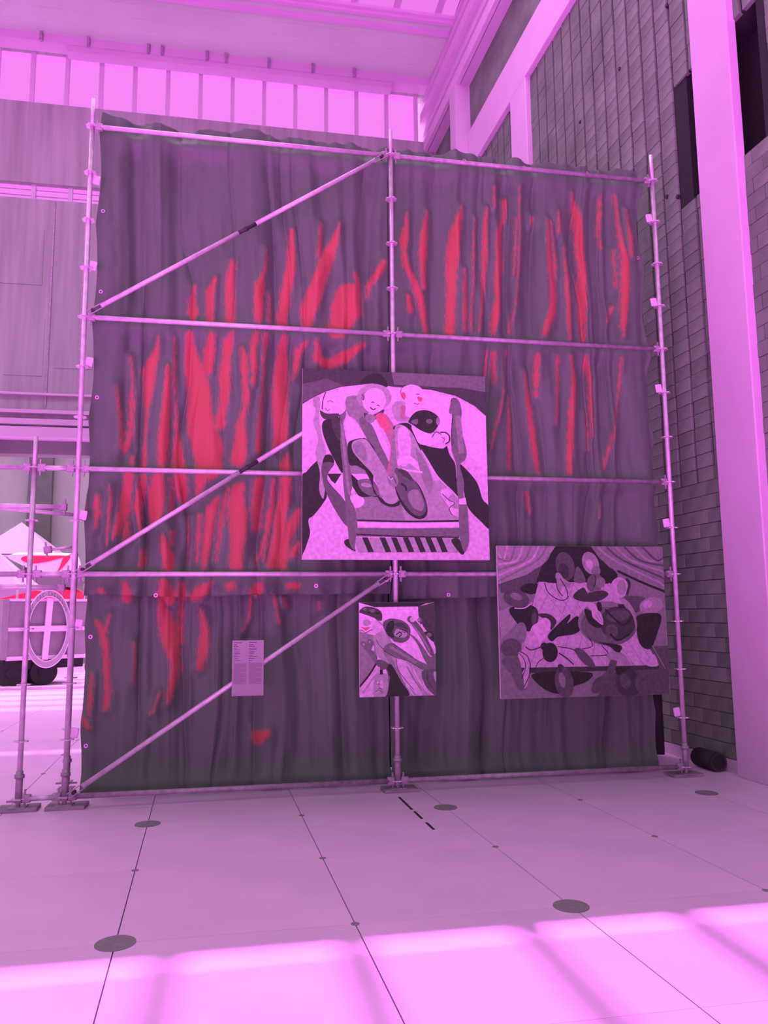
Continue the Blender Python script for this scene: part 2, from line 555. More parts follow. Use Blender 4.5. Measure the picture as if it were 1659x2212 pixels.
for a, b in zip(edges[:-1], edges[1:]):
    MB().box(a + .08, b - .08, 0.3, YCL, .18, .19).build('pane', MATS['skylight_glass'], sky)
    MB().box(a + .08, b - .08, YCL, YS - .06, .10, .11).build('sun_stop_pane', MATS['sun_stop_glass'], sky)

struct(MB().box(-14.3, -14, -20, YB + .4, 0, 15).build('wall_left_added', MATS['far_wall']), 'unseen side wall of the hall, added to block low light')  # out of view, added to hold back low light from the side
struct(MB().box(-14.3, 7.5, -20.3, -20, 0, 15).build('wall_rear_added', MATS['far_wall']), 'unseen rear wall of the hall, added to block low light')  # out of view, added to hold back low light from behind

# ---- the space beyond the opening
far = MB().box(-22, 9, 24, 24.3, 0, 9.6)
wall_far = struct(far.build('wall_far', MATS['far_wall']), 'dark grey wall of the space beyond the opening')
for (x0, x1) in ((-6.35, -5.5), (-12.0, -11.0), (-3.6, -3.2)):
    MB().box(x0, x1, 23.7, 24.02, 0, 9.6).build('pilaster', MATS['far_pier'], wall_far)
MB().box(-22, 9, 23.85, 24.02, 8.3, 8.6).build('string_course', MATS['trim_paint'], wall_far)
roof = struct(empty('window_4', (0, 0, 9.6)), 'glazed roof of the space beyond the opening')
yb_ = [10.6 + 1.116 * k for k in range(13)]
for y in yb_:
    MB().box(-22, 9, y - .16, y + .16, 0, .3).build('roof_bar', MATS['trim_paint'], roof)
for a, b in zip(yb_[:-1], yb_[1:]):
    MB().box(-22, 9, a + .15, b - .15, .14, .15).build('roof_pane', MATS['skylight_glass'], roof)
kerb = struct(MB().box(-16, 5, 12.75, 13.05, 0, 0.07, .01).build('trim_10', MATS['white_paint']), 'pale kerb across the floor before the wagon')

# ================================================================ THE SCAFFOLD
BAY = 3.06
R = 0.0242
Z0 = 0.10
scaffold = empty('scaffold', (0, 0, 0))
tag(scaffold, 'tall galvanised steel tube scaffold carrying the red curtains and paintings', 'scaffold')

ros = MB()
n = 24
for (z, ) in ((-.0045,), (.0045,)):
    pass
prof = []
for i in range(n):
    t = 2 * math.pi * i / n
    rr = 0.062 if (i % 3) else 0.053
    prof.append((rr * math.cos(t), rr * math.sin(t)))
ros.add([(x, y, -.005) for x, y in prof] + [(x, y, .005) for x, y in prof],
        [tuple(range(n - 1, -1, -1)), tuple(range(n, 2 * n))] + [(i, (i + 1) % n, n + (i + 1) % n, n + i) for i in range(n)])
M_ROS = ros.mesh('rosette', MATS['galvanised'])
# wedge head at a ledger end, pointing +x from the post
wh = MB()
wh.box(0.030, 0.105, -.021, .021, -.034, .036, .006)
wh.box(0.045, 0.060, -.010, .010, -.075, .080)
M_WEDGE = wh.mesh('wedge_head', MATS['galvanised_dull'])
jb = MB(); jb.tube((0, 0, 0), (0, 0, .26), .031, 14); jb.tube((0, 0, .20), (0, 0, .23), .043, 14)
M_COLLAR = jb.mesh('base_collar', MATS['galvanised_dull'], True)
nut = MB(); nut.tube((0, 0, .015), (0, 0, .10), .019, 12); nut.tube((0, 0, .045), (0, 0, .075), .034, 8)
nut.box(-.10, -.03, -.009, .009, .052, .068); nut.box(.03, .10, -.009, .009, .052, .068)
M_JACK = nut.mesh('jack', MATS['galvanised_dull'])
M_FOOT = MB().box(-.075, .075, -.075, .075, .030, .038, .004).mesh('foot_plate', MATS['galvanised_dull'])

def post(x, y, top, rosettes, bottom=True, r=R, m='galvanised', tail=None):
    mb = MB()
    mb.tube((0, 0, .10), (0, 0, top - (.30 if tail else 0)), r, 16)
    p = mb.build('post', MATS[m], scaffold, True)
    p.location = (x, y, 0)
    if tail:
        MB().tube((0, 0, top - .32), (0, 0, top), r * .84, 14).build('spigot', MATS[m], p, True)
    for z in rosettes:
        link('rosette', M_ROS, p, (0, 0, z))
    if bottom:
        link('base_collar', M_COLLAR, p, (0, 0, .02 + .06))
        link('jack', M_JACK, p, (0, 0, .02))
        link('foot_plate', M_FOOT, p, (0, 0, 0))
    return p
lev = [Z0 + .5 * k for k in range(14)]
posts = [post(0, 0, 6.90, lev, tail=True), post(BAY, 0, 6.90, lev, tail=True), post(2 * BAY, 0, 6.92, lev, tail=True),
         post(-0.39, 0, 3.40, lev[:7], tail=True)]
soles = [(-.39, .02), (0.02, .02), (BAY + .02, .02), (2 * BAY, .05)]
for (x, y) in soles:
    o = MB().box(-.17, .17, -.11, .11, 0, .030, .004).build('sole_board', MATS['wood_plate'], scaffold)
    o.location = (x, y, 0); o.rotation_euler.z = random.uniform(-.05, .05)

def ledger(p0, p1, heads=(True, True), m='galvanised', r=R):
    p0, p1 = np.array(p0, float), np.array(p1, float)
    d = p1 - p0
    L = np.linalg.norm(d)
    o = MB().tube((.085 if heads[0] else 0, 0, 0), (L - (.085 if heads[1] else 0), 0, 0), r, 16).build('ledger', MATS[m], scaffold, True)
    o.location = tuple(p0)
    o.rotation_euler = Vector(d).to_track_quat('X', 'Z').to_euler()
    if heads[0]: link('wedge_head', M_WEDGE, o, (0, 0, 0))
    if heads[1]:
        w = link('wedge_head', M_WEDGE, o, (L, 0, 0)); w.rotation_euler.z = math.pi
    return o
for z in (Z0, Z0 + 2, Z0 + 3, Z0 + 4.5, Z0 + 6.5):
    ledger((0, 0, z), (BAY, 0, z), m='galvanised' if z > Z0 else 'galvanised_dull')
    ledger((BAY, 0, z), (2 * BAY, 0, z), m='galvanised_dull')
for z in (Z0, Z0 + 2, Z0 + 3):
    ledger((-.39, 0, z), (0, 0, z))
ledger((-2.9, 0, Z0 + 3), (-.39, 0, Z0 + 3)); ledger((-2.9, 0, Z0 + 2), (-.39, 0, Z0 + 2))
# the rear row seen through the left end
YR = 0.73
rear = post(-0.13, YR, 2.35, lev[:5], r=R)
def at(u, v, y): return hit_y(u, v, y)
for (a, b) in (((-40, 1091), (152, 1096)), ((-40, 1267), (148, 1270))):
    A, B = at(*a, .35), at(*b, .35)
    ledger(A, B, (False, True))
A, B = at(-40, 1094, .42), at(158, 1112, .42); ledger(A, B, (False, False), r=.019)
A, B = at(88, 1190, .55), at(158, 1181, .55); ledger(A, B, (True, False), r=.015)

M_CLEV = MB().box(-.055, .055, -.012, .012, -.028, .028, .004).mesh('clevis', MATS['dark_steel'])
def brace(x0, z0, x1, z1, joint=None, y=-0.052):
    a = np.array((x0, y, z0)); b = np.array((x1, y, z1))
    d = b - a; L = np.linalg.norm(d)
    t0, t1 = .13, L - .13
    o = MB()
    if joint:
        o.tube((t0, 0, 0), (joint - .11, 0, 0), .0235, 14)
        o.tube((joint + .10, 0, 0), (t1, 0, 0), .0235, 14)
    else:
        o.tube((t0, 0, 0), (t1, 0, 0), .0235, 14)
    ob = o.build('brace', MATS['galvanised'], scaffold, True)
    ob.location = tuple(a); ob.rotation_euler = Vector(d).to_track_quat('X', 'Z').to_euler()
    if joint:
        s = MB().tube((joint - .13, 0, 0), (joint + .12, 0, 0), .019, 12)
        s.tube((joint - .03, 0, 0), (joint + .0, 0, 0), .024, 12); s.build('brace_sleeve', MATS['dark_steel'], ob, True)
    for t in (t0 - .06, t1 + .06):
        for s_ in (-1, 1):
            MB().box(t - .085, t + .085, -.006, .006, s_ * .022 - .005, s_ * .022 + .005).build('brace_fork', MATS['galvanised_dull'], ob)
        MB().tube((t + (.03 if t > 1 else -.03), -.02, 0), (t + (.03 if t > 1 else -.03), .055, 0), .016, 10).build('brace_pin', MATS['dark_steel'], ob)
    return ob
brace(0.05, Z0 + .02, BAY - .07, Z0 + 1.98)
brace(0.05, Z0 + 2.02, BAY - .07, Z0 + 3.98, 1.86)
brace(0.05, Z0 + 4.53, BAY - .07, Z0 + 6.47, 1.80)
# curtain ties on the outer posts
M_TIE = MB().box(-.035, .035, -.012, .012, -.045, .045, .006).mesh('curtain_tie', MATS['awning_white'])
for (x, side, zs) in ((0, 1, (.62, 1.6, 2.62, 4.12, 5.1, 6.0)), (2 * BAY, -1, (.62, 2.62, 4.12, 5.12, 6.12))):
    for z in zs:
        o = link('curtain_tie', M_TIE, scaffold, (x + side * .058, .015, z + .035)); o.rotation_euler.y = .15 * side

# ================================================================ THE CURTAINS
# lit fold highlights painted as crimson streaks, and the crests under them: photograph pixels x,y,width
STREAKS = """
419,609,6 414,643,16 416,666,24 414,688,8|466,598,8 454,624,20 453,654,20 453,688,16|503,562,10 497,600,20 497,643,22 497,692,20
576,537,3 573,582,6 559,628,24 558,666,22 558,695,16|582,634,3 582,693,8|631,494,10 630,537,18 627,582,24 616,639,24 611,680,24 611,702,22
694,481,5 691,517,7 688,553,10|733,485,4 724,517,16 708,553,32 694,594,32 681,628,36 667,666,38 663,702,22
769,589,8 776,616,18 755,639,64 751,662,72 740,689,56 730,707,50|832,564,12 816,589,20 798,612,12 796,632,6|552,722,8 547,752,14 549,797,14
408,719,14 410,756,26 420,798,44 430,840,48 430,882,54 434,925,60 447,958,66 450,984,60 452,1009,56|457,724,14 452,756,26 449,798,22
501,720,8 493,739,22 489,773,20 486,807,26 486,849,22 481,882,20 474,916,22|523,756,10 528,790,18 530,832,14 533,857,14 527,891,10 520,925,22 520,958,28 516,992,36
554,724,10 549,756,14 549,798,12 546,832,10|574,726,12 572,756,8 570,790,4 567,849,4 563,899,8 560,942,12 557,975,14
614,724,12 611,756,20 608,798,32 606,840,36 606,882,36 608,916,34 608,942,32 592,967,8|663,736,6 645,756,18 640,790,12 636,813,4|621,979,6 618,1001,24 619,1014,22
685,736,8 688,770,22 708,781,24 749,766,28 785,743,10|252,832,3 255,870,4 260,917,5 263,965,8|282,767,2 284,822,5 282,870,12 281,917,12 276,949,12 268,970,9
342,727,3 338,756,12 322,794,32 320,830,26 317,870,14 316,902,8 313,941,6 310,973,10 309,1003,14|363,791,8 361,830,14 358,878,18 355,917,20 352,957,24 350,1003,18
376,727,3 376,791,4 377,870,5 380,925,9 382,973,22 385,1004,28|284,985,6 284,1000,8|277,1028,20 272,1063,18 267,1102,22 258,1133,14 248,1161,6|272,1130,12 270,1163,10
308,1030,16 303,1055,18 295,1094,18 298,1122,8 302,1144,5|342,1033,26 338,1063,38 336,1094,36 333,1121,26|369,1034,3 371,1063,6 369,1102,10|389,1033,28 391,1060,24 396,1088,8
239,1050,4 239,1088,4 234,1141,4 232,1177,3|212,1075,10 211,1110,14 208,1141,5|180,1072,10 180,1107,9|350,1154,6 355,1180,18 363,1204,26 364,1224,22|371,1149,8 372,1175,6
305,1186,6 308,1207,12 305,1222,10|405,1117,2 406,1219,2|216,1274,9 224,1279,9|269,1263,14 269,1290,22|355,1260,20 358,1287,40|392,1263,12 389,1287,18
434,1035,26 427,1064,10|473,1069,4 456,1101,24 452,1135,22 447,1169,20 442,1203,16 439,1228,8|430,1110,6 427,1160,10 424,1211,6|493,1056,5 484,1088,10 478,1118,10 474,1160,8 466,1211,4
516,1054,24 511,1084,34 513,1118,40 516,1152,36 511,1186,30 510,1219,28|559,1040,20 557,1076,24 555,1110,24 552,1143,14|591,1037,8 589,1076,9 582,1118,16 576,1152,8 562,1194,8 549,1221,5
618,1037,24 616,1076,26 608,1110,26 603,1152,30 596,1186,26 586,1219,20|645,1101,12 631,1135,28 618,1169,18 611,1199,30 608,1219,28|646,1172,8 633,1194,20|582,1143,4 569,1211,5
456,1258,6 440,1273,26 420,1287,24|494,1268,16 502,1266,16|567,1257,6 557,1272,26 543,1280,10|628,1266,16 642,1264,16
880,455,5 879,486,10 875,511,22 873,538,12 879,569,14 892,596,18 906,628,20 915,657,16 919,690,16 923,715,8|926,449,4 919,497,18 916,538,22 916,580,16 919,617,12|884,636,10 890,665,16
998,445,4 994,465,14 985,497,26 981,538,28 977,580,26 977,621,22 975,663,22 973,715,22|1004,580,5 1004,621,9 1004,673,11 1004,715,8|1027,470,2 1024,528,4 1022,611,3 1019,711,5
1054,445,4 1050,486,12 1049,549,14 1046,611,10 1042,663,6 1035,715,4|1069,403,5 1070,445,5|1096,424,10 1095,455,8 1087,482,14 1081,507,22 1082,549,24 1079,601,24 1077,642,16 1071,684,20 1065,721,8
1116,470,3 1112,590,4|1122,403,2 1123,507,2 1122,590,3 1114,653,3 1102,715,4|1182,472,4 1184,534,12 1189,582,18 1196,634,18 1193,676,22 1175,721,14|1191,479,4 1198,548,5 1201,600,6
1205,458,4 1208,503,6|1219,534,3 1224,596,10 1229,669,12 1231,731,8|1238,416,6 1248,454,16 1253,520,20 1259,582,20 1262,652,18 1262,704,14 1265,735,8|1300,420,6 1298,461,10 1295,499,8 1300,534,8
1330,420,5 1336,479,6 1342,520,10 1352,565,22 1352,634,22 1349,686,18 1347,724,6|1354,451,3 1362,513,12 1364,551,8|1330,534,4 1335,617,5|1328,659,8 1314,693,8|1155,462,6 1152,480,5
1053,760,5 1049,804,5|1066,764,10 1069,826,6|1095,755,2 1089,844,3 1075,910,3 1062,967,3|1104,852,4 1105,918,10 1104,1007,11|1135,804,6 1141,852,12 1152,918,16 1159,985,16 1166,1020,7
1160,769,10 1159,808,14 1160,857,5|1205,769,6 1205,830,8 1203,914,5|1234,769,6 1241,821,14 1236,888,16 1232,963,15 1230,1020,12|1267,769,10 1278,813,10 1280,874,8 1285,940,4|1272,888,5 1276,967,4
1344,773,3 1342,844,4 1333,910,5 1318,976,6 1307,1020,3|1141,1064,4 1146,1108,4|1298,1090,3 1298,1117,4
201,1342,8 215,1366,16 223,1405,14 225,1456,12 227,1508,14 221,1535,12|231,1330,6 222,1362,8|191,1460,6 189,1508,9 186,1547,5|174,1563,14 183,1574,12|286,1390,3 285,1476,2
343,1299,12 351,1330,30 359,1370,36 370,1405,30 376,1445,20 366,1492,14 359,1523,6|386,1299,8 386,1342,10 382,1390,18|431,1315,5 441,1362,18 437,1405,24 430,1445,14|323,1547,5 343,1500,3
542,1288,4 540,1332,4 526,1364,3|594,1288,4 604,1344,4|616,1294,6 620,1310,6|578,1588,16 560,1600,30|694,1300,4 694,1316,4
"""
streaks = []
for part in STREAKS.replace('\n', '|').split('|'):
    part = part.strip()
    if not part: continue
    pts = []
    for q in part.split():
        u, v, w = (float(t) for t in q.split(','))
        P = hit_y(u, v, 0.14)
        pts.append((P[0], P[2], 0.5 * w * (P[1] - CAM[1]) / FPX))
    streaks.append(pts)

def streak_field(X, Z):
    """0..1 nearness to the painted highlight streaks, and the wider fold crest under them"""
    core = np.zeros_like(X); crest = np.zeros_like(X)
    for pts in streaks:
        xs = [p[0] for p in pts]; zs = [p[1] for p in pts]
        sel = (X > min(xs) - .35) & (X < max(xs) + .35) & (Z > min(zs) - .35) & (Z < max(zs) + .35)
        if not sel.any(): continue
        x, z = X[sel], Z[sel]
        best = np.full(x.shape, 9.0); bestc = np.full(x.shape, 9.0)
        for (x0, z0, w0), (x1, z1, w1) in zip(pts[:-1], pts[1:]):
            dx, dz = x1 - x0, z1 - z0
            t = np.clip(((x - x0) * dx + (z - z0) * dz) / (dx * dx + dz * dz + 1e-9), 0, 1)
            d = np.hypot(x - x0 - t * dx, z - z0 - t * dz)
            w = w0 + t * (w1 - w0)
            best = np.minimum(best, (d - w) / 0.060)
            bestc = np.minimum(bestc, d / (w + 0.05))
        c = np.clip(0.5 - 0.5 * best, 0, 1)
        core[sel] = np.maximum(core[sel], c)
        crest[sel] = np.maximum(crest[sel], np.exp(-1.3 * bestc ** 2))
    return core, crest

def smooth1(seed, n):
    r = np.random.default_rng(seed)
    return r.uniform(-1, 1, n)
def noise1(x, seed):
    g = smooth1(seed, 512)
    i = np.floor(x).astype(int); f = x - i
    f = f * f * (3 - 2 * f)
    return g[i % 512] * (1 - f) + g[(i + 1) % 512] * f
def noise2(x, z, seed):
    r = np.random.default_rng(seed).uniform(-1, 1, (128, 128))
    i = np.floor(x).astype(int); f = x - i; f = f * f * (3 - 2 * f)
    j = np.floor(z).astype(int); g = z - j; g = g * g * (3 - 2 * g)
    a = r[i % 128, j % 128] * (1 - f) + r[(i + 1) % 128, j % 128] * f
    b = r[i % 128, (j + 1) % 128] * (1 - f) + r[(i + 1) % 128, (j + 1) % 128] * f
    return a * (1 - g) + b * g

def curtain(name, label, group, x0, x1, ztop, zbot, seed, y0, ledgers, loose=1.0, edge_l=0.0, edge_r=0.0, hem=0.0, topwave=0.0):
    nx, nzz = 300, int(260 * (ztop - zbot) / 5 + 60)
    s = np.linspace(0, 1, nx); t = np.linspace(0, 1, nzz)
    S, T = np.meshgrid(s, t)
    zt = ztop + topwave * (0.5 * noise1(s * 14 + 3, seed + 5) + 0.5 * noise1(s * 37, seed + 6))
    zb = zbot + hem * (noise1(s * 3.3 + 9, seed + 7) + 0.4 * noise1(s * 11, seed + 8))
    Z = zt[None, :] + (zb - zt)[None, :] * T
    scal = np.abs(np.sin(math.pi * (Z - .62)))
    X = (x0 + edge_l * scal) + ((x1 - edge_r * scal) - (x0 + edge_l * scal)) * S
    core, crest = streak_field(X, Z)
    warp = 0.10 * noise2(X * 1.3, Z * 0.6, seed) + 0.05 * noise2(X * 3.0, Z * 1.2, seed + 1)
    xw = X + warp
    d = 0.034 * noise1(xw * 3.1 + 20, seed + 2) + 0.026 * noise1(xw * 6.7 + 40, seed + 3) + 0.013 * noise1((X + .6 * warp) * 15, seed + 4)
    d += 0.040 * (np.abs(noise1((X + .8 * warp) * 4.3 + 70, seed + 12)) ** 0.7 - .5) * (0.6 + 0.6 * noise2(X * 2, Z * .9, seed + 13))
    d += 0.016 * noise2(X * 5, Z * 1.1, seed + 9) + 0.010 * noise2(X * 9 + .8 * Z, Z * 2.4, seed + 10)
    for kk, (fr, am) in enumerate(((2.6, .065), (4.9, .045))):      # sharp creases running into the cloth
        nn = noise1((X + 1.3 * warp) * fr + 11 * kk, seed + 20 + kk)
        d += am * (1 - np.abs(nn)) ** 6 * (0.55 + 0.6 * noise2(X * 1.7, Z * .7, seed + 30 + kk))
    d *= 1.5 * loose
    d -= 0.045 * crest
    d += 0.006 * noise2(X * 18, Z * 7, seed + 11)
    pin = np.zeros_like(Z)
    for zl in ledgers:                               # the cloth bears on the ledgers from behind
        pin = np.maximum(pin, np.exp(-((Z - zl) / 0.10) ** 2))
    d = d * (1 - 0.55 * pin) - 0.05 * pin
    Y = np.maximum(y0 + d, 0.034)
    me = bpy.data.meshes.new(name)
    V = np.stack([X, Y, Z], -1).reshape(-1, 3)
    idx = np.arange(nx * nzz).reshape(nzz, nx)
    F = np.stack([idx[:-1, :-1], idx[1:, :-1], idx[1:, 1:], idx[:-1, 1:]], -1).reshape(-1, 4)
    me.from_pydata(V.tolist(), [], F.tolist())
    a = me.attributes.new('lit_folds', 'FLOAT', 'POINT')
    a.data.foreach_set('value', core.reshape(-1).astype(np.float32))
    me.materials.append(MATS['curtain_cloth'])
    me.polygons.foreach_set('use_smooth', [True] * len(me.polygons))
    me.update()
    o = link(name, me)
    tag(o, label, 'curtain', group)
    o.modifiers.new('cloth_thickness', 'SOLIDIFY').thickness = 0.003
    return o, X, Y, Z
GRP = 'curtains hung on the scaffold'
LDG = [Z0, Z0 + 2, Z0 + 3, Z0 + 4.5, Z0 + 6.5]
curt = []
curt.append(curtain('curtain', 'tall plum and crimson curtain in the left scaffold bay, crossed by two diagonal braces', GRP,
                    0.05, BAY - .003, 6.83, 1.90, 21, 0.19, LDG, edge_l=.03, hem=.018, topwave=.03))
curt.append(curtain('curtain', 'tall plum and crimson curtain in the right scaffold bay above the still-life painting', GRP,
                    BAY + .003, 2 * BAY - .03, 6.83, 1.87, 57, 0.19, LDG, edge_r=.06, hem=.018, topwave=.04))
curt.append(curtain('curtain', 'short dark curtain at floor level behind the text panel', GRP,
                    0.05, BAY - .003, 2.20, 0.035, 83, 0.34, LDG[:1], loose=1.05, edge_l=.02))
curt.append(curtain('curtain', 'short dark curtain at floor level under the still-life painting', GRP,
                    BAY + .003, 2 * BAY - .12, 2.20, 0.035, 131, 0.34, LDG[:1], loose=0.95, edge_r=.03))
# black cloth added behind the curtains to darken the block wall
nx, nzz = 160, 24
xs = np.linspace(0.12, 6.52, nx); ysd = 1.15 + .05 * np.sin(xs * 19 + 1.4 * np.sin(xs * 3)); zsd = np.linspace(6.70, .02, nzz)
V = [(float(x), float(y), float(z)) for z in zsd for x, y in zip(xs, ysd)]
Fc = [(a * nx + b, (a + 1) * nx + b, (a + 1) * nx + b + 1, a * nx + b + 1) for a in range(nzz - 1) for b in range(nx - 1)]
shade_cloth = MB().add(V, Fc).build('shade_cloth', MATS['added_black_cloth'], None, True)
tag(shade_cloth, 'black cloth added behind the red curtains to shade the block wall', 'shade_cloth')
shade_cloth.modifiers.new('cloth_thickness', 'SOLIDIFY').thickness = 0.004

EYE = MB().ring((0, 0, 0), (1, 0, 0), (0, 0, 1), .010, .020, (0, -1, 0), .005, 14).mesh('eyelet', MATS['eyelet'])
for (u, v, k) in ((337, 1286, 0), (682, 1266, 0), (845, 1253, 0), (216, 461, 0), (206, 634, 0), (199, 859, 0), (968, 1285, 1), (1003, 346, 1),
                  (1135, 357, 1), (180, 1376, 2), (170, 1611, 2), (1270, 371, 1), (1392, 553, 1)):
    o, X, Y, Z = curt[k]
    P = hit_y(u, v, 0.16 if k < 2 else .36)
    row = int(np.argmin(np.abs(Z[:, 5] - P[2])))
    P[0] = min(max(P[0], X[row].min() + .05), X[row].max() - .05)
    i = np.argmin((X - P[0]) ** 2 + (Z - P[2]) ** 2)
    link('eyelet', EYE, o, (P[0], float(Y.reshape(-1)[i]) - .004, P[2]))

# ================================================================ THE PAINTINGS
def spline(pts, closed=True, k=5):
    pts = np.array(pts, float); n = len(pts); out = []
    rng = range(n if closed else n - 1)
    for i in rng:
        p0, p1, p2, p3 = (pts[(i + o) % n] if closed else pts[min(max(i + o, 0), n - 1)] for o in (-1, 0, 1, 2))
        for j in range(k):
            t = j / k
            out.append(.5 * ((2 * p1) + (-p0 + p2) * t + (2 * p0 - 5 * p1 + 4 * p2 - p3) * t ** 2 + (-p0 + 3 * p1 - 3 * p2 + p3) * t ** 3))
    if not closed: out.append(pts[-1])
    return np.array(out)
def ellipse(cx, cy, rx, ry, rot=0, n=26):
    a = math.radians(rot); t = np.linspace(0, 2 * math.pi, n, endpoint=False)
    x, y = rx * np.cos(t), ry * np.sin(t)
    return np.stack([cx + x * math.cos(a) - y * math.sin(a), cy + x * math.sin(a) + y * math.cos(a)], 1)
TONE = {'V': (.80, .56, .80), 'L': (.66, .50, .66), 'M': (.40, .40, .40), 'H': (.27, .30, .27), 'G': (.165, .20, .165), 'P': (.12, .145, .12),
        'D': (.034, .052, .034), 'K': (.065, .088, .065), 'R': (.60, .16, .20), 'r': (.42, .24, .28)}

def painting(name, label, quad, to_px, shapes, yf=-0.115, depth=0.035, rim='canvas_edge', hooks=(), shade_gain=1.0):
    """canvas box at its place on the scaffold front, paint laid on it in thin coats"""
    c = [hit_y(*q, yf) for q in quad]
    x0 = (c[0][0] + c[3][0]) / 2; x1 = (c[1][0] + c[2][0]) / 2
    z1 = (c[0][2] + c[1][2]) / 2; z0 = (c[2][2] + c[3][2]) / 2
    o = empty(name, ((x0 + x1) / 2, yf, z0))
    tag(o, label, 'painting')
    ox, oy, oz = o.location
    MB().box(x0 - ox, x1 - ox, 0.001, depth, 0, z1 - z0, .004).build('canvas', MATS[rim], o)
    mb = MB()
    for k, (tone, pts) in enumerate(shapes):
        y = -0.0002 - 0.00012 * k
        P = []
        for q in pts:
            w = hit_y(*to_px(q), yf)
            P.append((min(max(w[0], x0 + .001), x1 - .001) - ox, y, min(max(w[2], z0 + .001), z1 - .001) - oz))
        a2 = sum(P[i][0] * P[(i + 1) % len(P)][2] - P[(i + 1) % len(P)][0] * P[i][2] for i in range(len(P)))
        if a2 < 0: P = P[::-1]
        mb.add(P, [tuple(range(len(P)))], tuple(shade_gain * t for t in TONE[tone]))
    mb.build('painted_image', MATS['paint_layer'], o)
    for (fx, fz) in hooks:
        MB().box(-.012, .012, .034, -yf - .02, fz - .02, fz + .02).build('hanging_hook', MATS['dark_steel'], o).location = ((fx - .5) * (x1 - x0), 0, 0)
    return o
def poly(t, s, smooth=True):
    p = [tuple(float(v) for v in q.split(',')) for q in s.split()]
    return (t, spline(p) if smooth else np.array(p))
def line(t, s, w, smooth=True):
    p = np.array([tuple(float(v) for v in q.split(',')) for q in s.split()])
    if smooth and len(p) > 2: p = spline(p, False)
    d = np.gradient(p, axis=0); nrm = np.stack([-d[:, 1], d[:, 0]], 1); nrm /= np.linalg.norm(nrm, axis=1, keepdims=True) + 1e-9
    return (t, np.concatenate([p + nrm * w / 2, (p - nrm * w / 2)[::-1]]))
def el(t, *a): return (t, ellipse(*a))

S1 = [poly('L', '100,100 1500,170 1530,1570 100,1560', False),
      poly('V', '115,390 420,270 760,270 1000,300 1250,340 1480,480 1490,900 1300,700 900,420 500,420 115,700', False),
      poly('K', '100,100 1500,170 1490,480 1400,405 1260,330 1080,285 800,262 640,237 400,262 280,300 180,350 110,390', False),
      poly('G', '780,150 1500,180 1490,300 1300,270 1100,262 800,245', False),
      poly('D', '545,228 600,178 680,160 730,200 748,262 640,236'),
      poly('P', '100,240 300,200 420,250 260,300 120,380', False),
      poly('M', '505,1000 700,960 1140,960 1280,1100 1285,1255 520,1255', False),
      poly('H', '505,1080 800,1050 860,1150 880,1255 520,1255', False),
      poly('D', '100,980 150,890 220,815 270,775 330,770 348,832 262,838 245,900 297,1060 270,1130 200,1220 160,1255 172,1350 150,1430 120,1505 100,1500'),
      poly('D', '1285,845 1340,880 1420,980 1460,1100 1510,1165 1515,1320 1440,1260 1370,1190 1335,1120 1315,1000'),
      poly('D', '990,695 1080,712 1165,722 1190,698 1215,770 1255,840 1265,950 1290,1085 1230,1030 1130,930 1050,800'),
      poly('V', '470,1085 540,1065 578,1110 560,1150 510,1165 465,1140'),
      poly('V', '360,990 410,920 640,930 700,1000 600,1050 500,1040 440,1110 400,1060'),
      poly('D', '300,910 405,910 360,985 330,960', False),
      poly('H', '460,850 540,845 610,910 470,912', False), poly('D', '470,910 530,960 640,1080 690,1070 560,1085 510,1040 470,960'),
      poly('G', '530,960 640,958 690,1060 640,1078 560,1040'), el('M', 590, 995, 40, 16, 10),
      poly('M', '195,350 240,340 248,420 240,480 260,640 292,740 265,830 282,1000 270,1098 240,1030 245,900 212,760 232,650 195,520 215,440'),
      poly('P', '262,838 350,838 300,950 440,1130 445,1300 330,1130 270,980'),
      line('D', '515,1258 900,1266 1285,1262', 14), line('V', '520,1288 900,1296 1290,1290', 34), line('G', '505,1345 900,1350 1325,1345', 64),
      line('D', '510,1362 900,1380 1285,1384', 10),
      poly('M', '500,1390 1300,1392 1330,1500 530,1500', False)]
for x in (560, 690, 775, 862, 948, 1030, 1112):
    S1.append(poly('D', '%d,1386 %d,1386 %d,1494 %d,1496' % (x, x + 42, x + 88, x + 46), False))
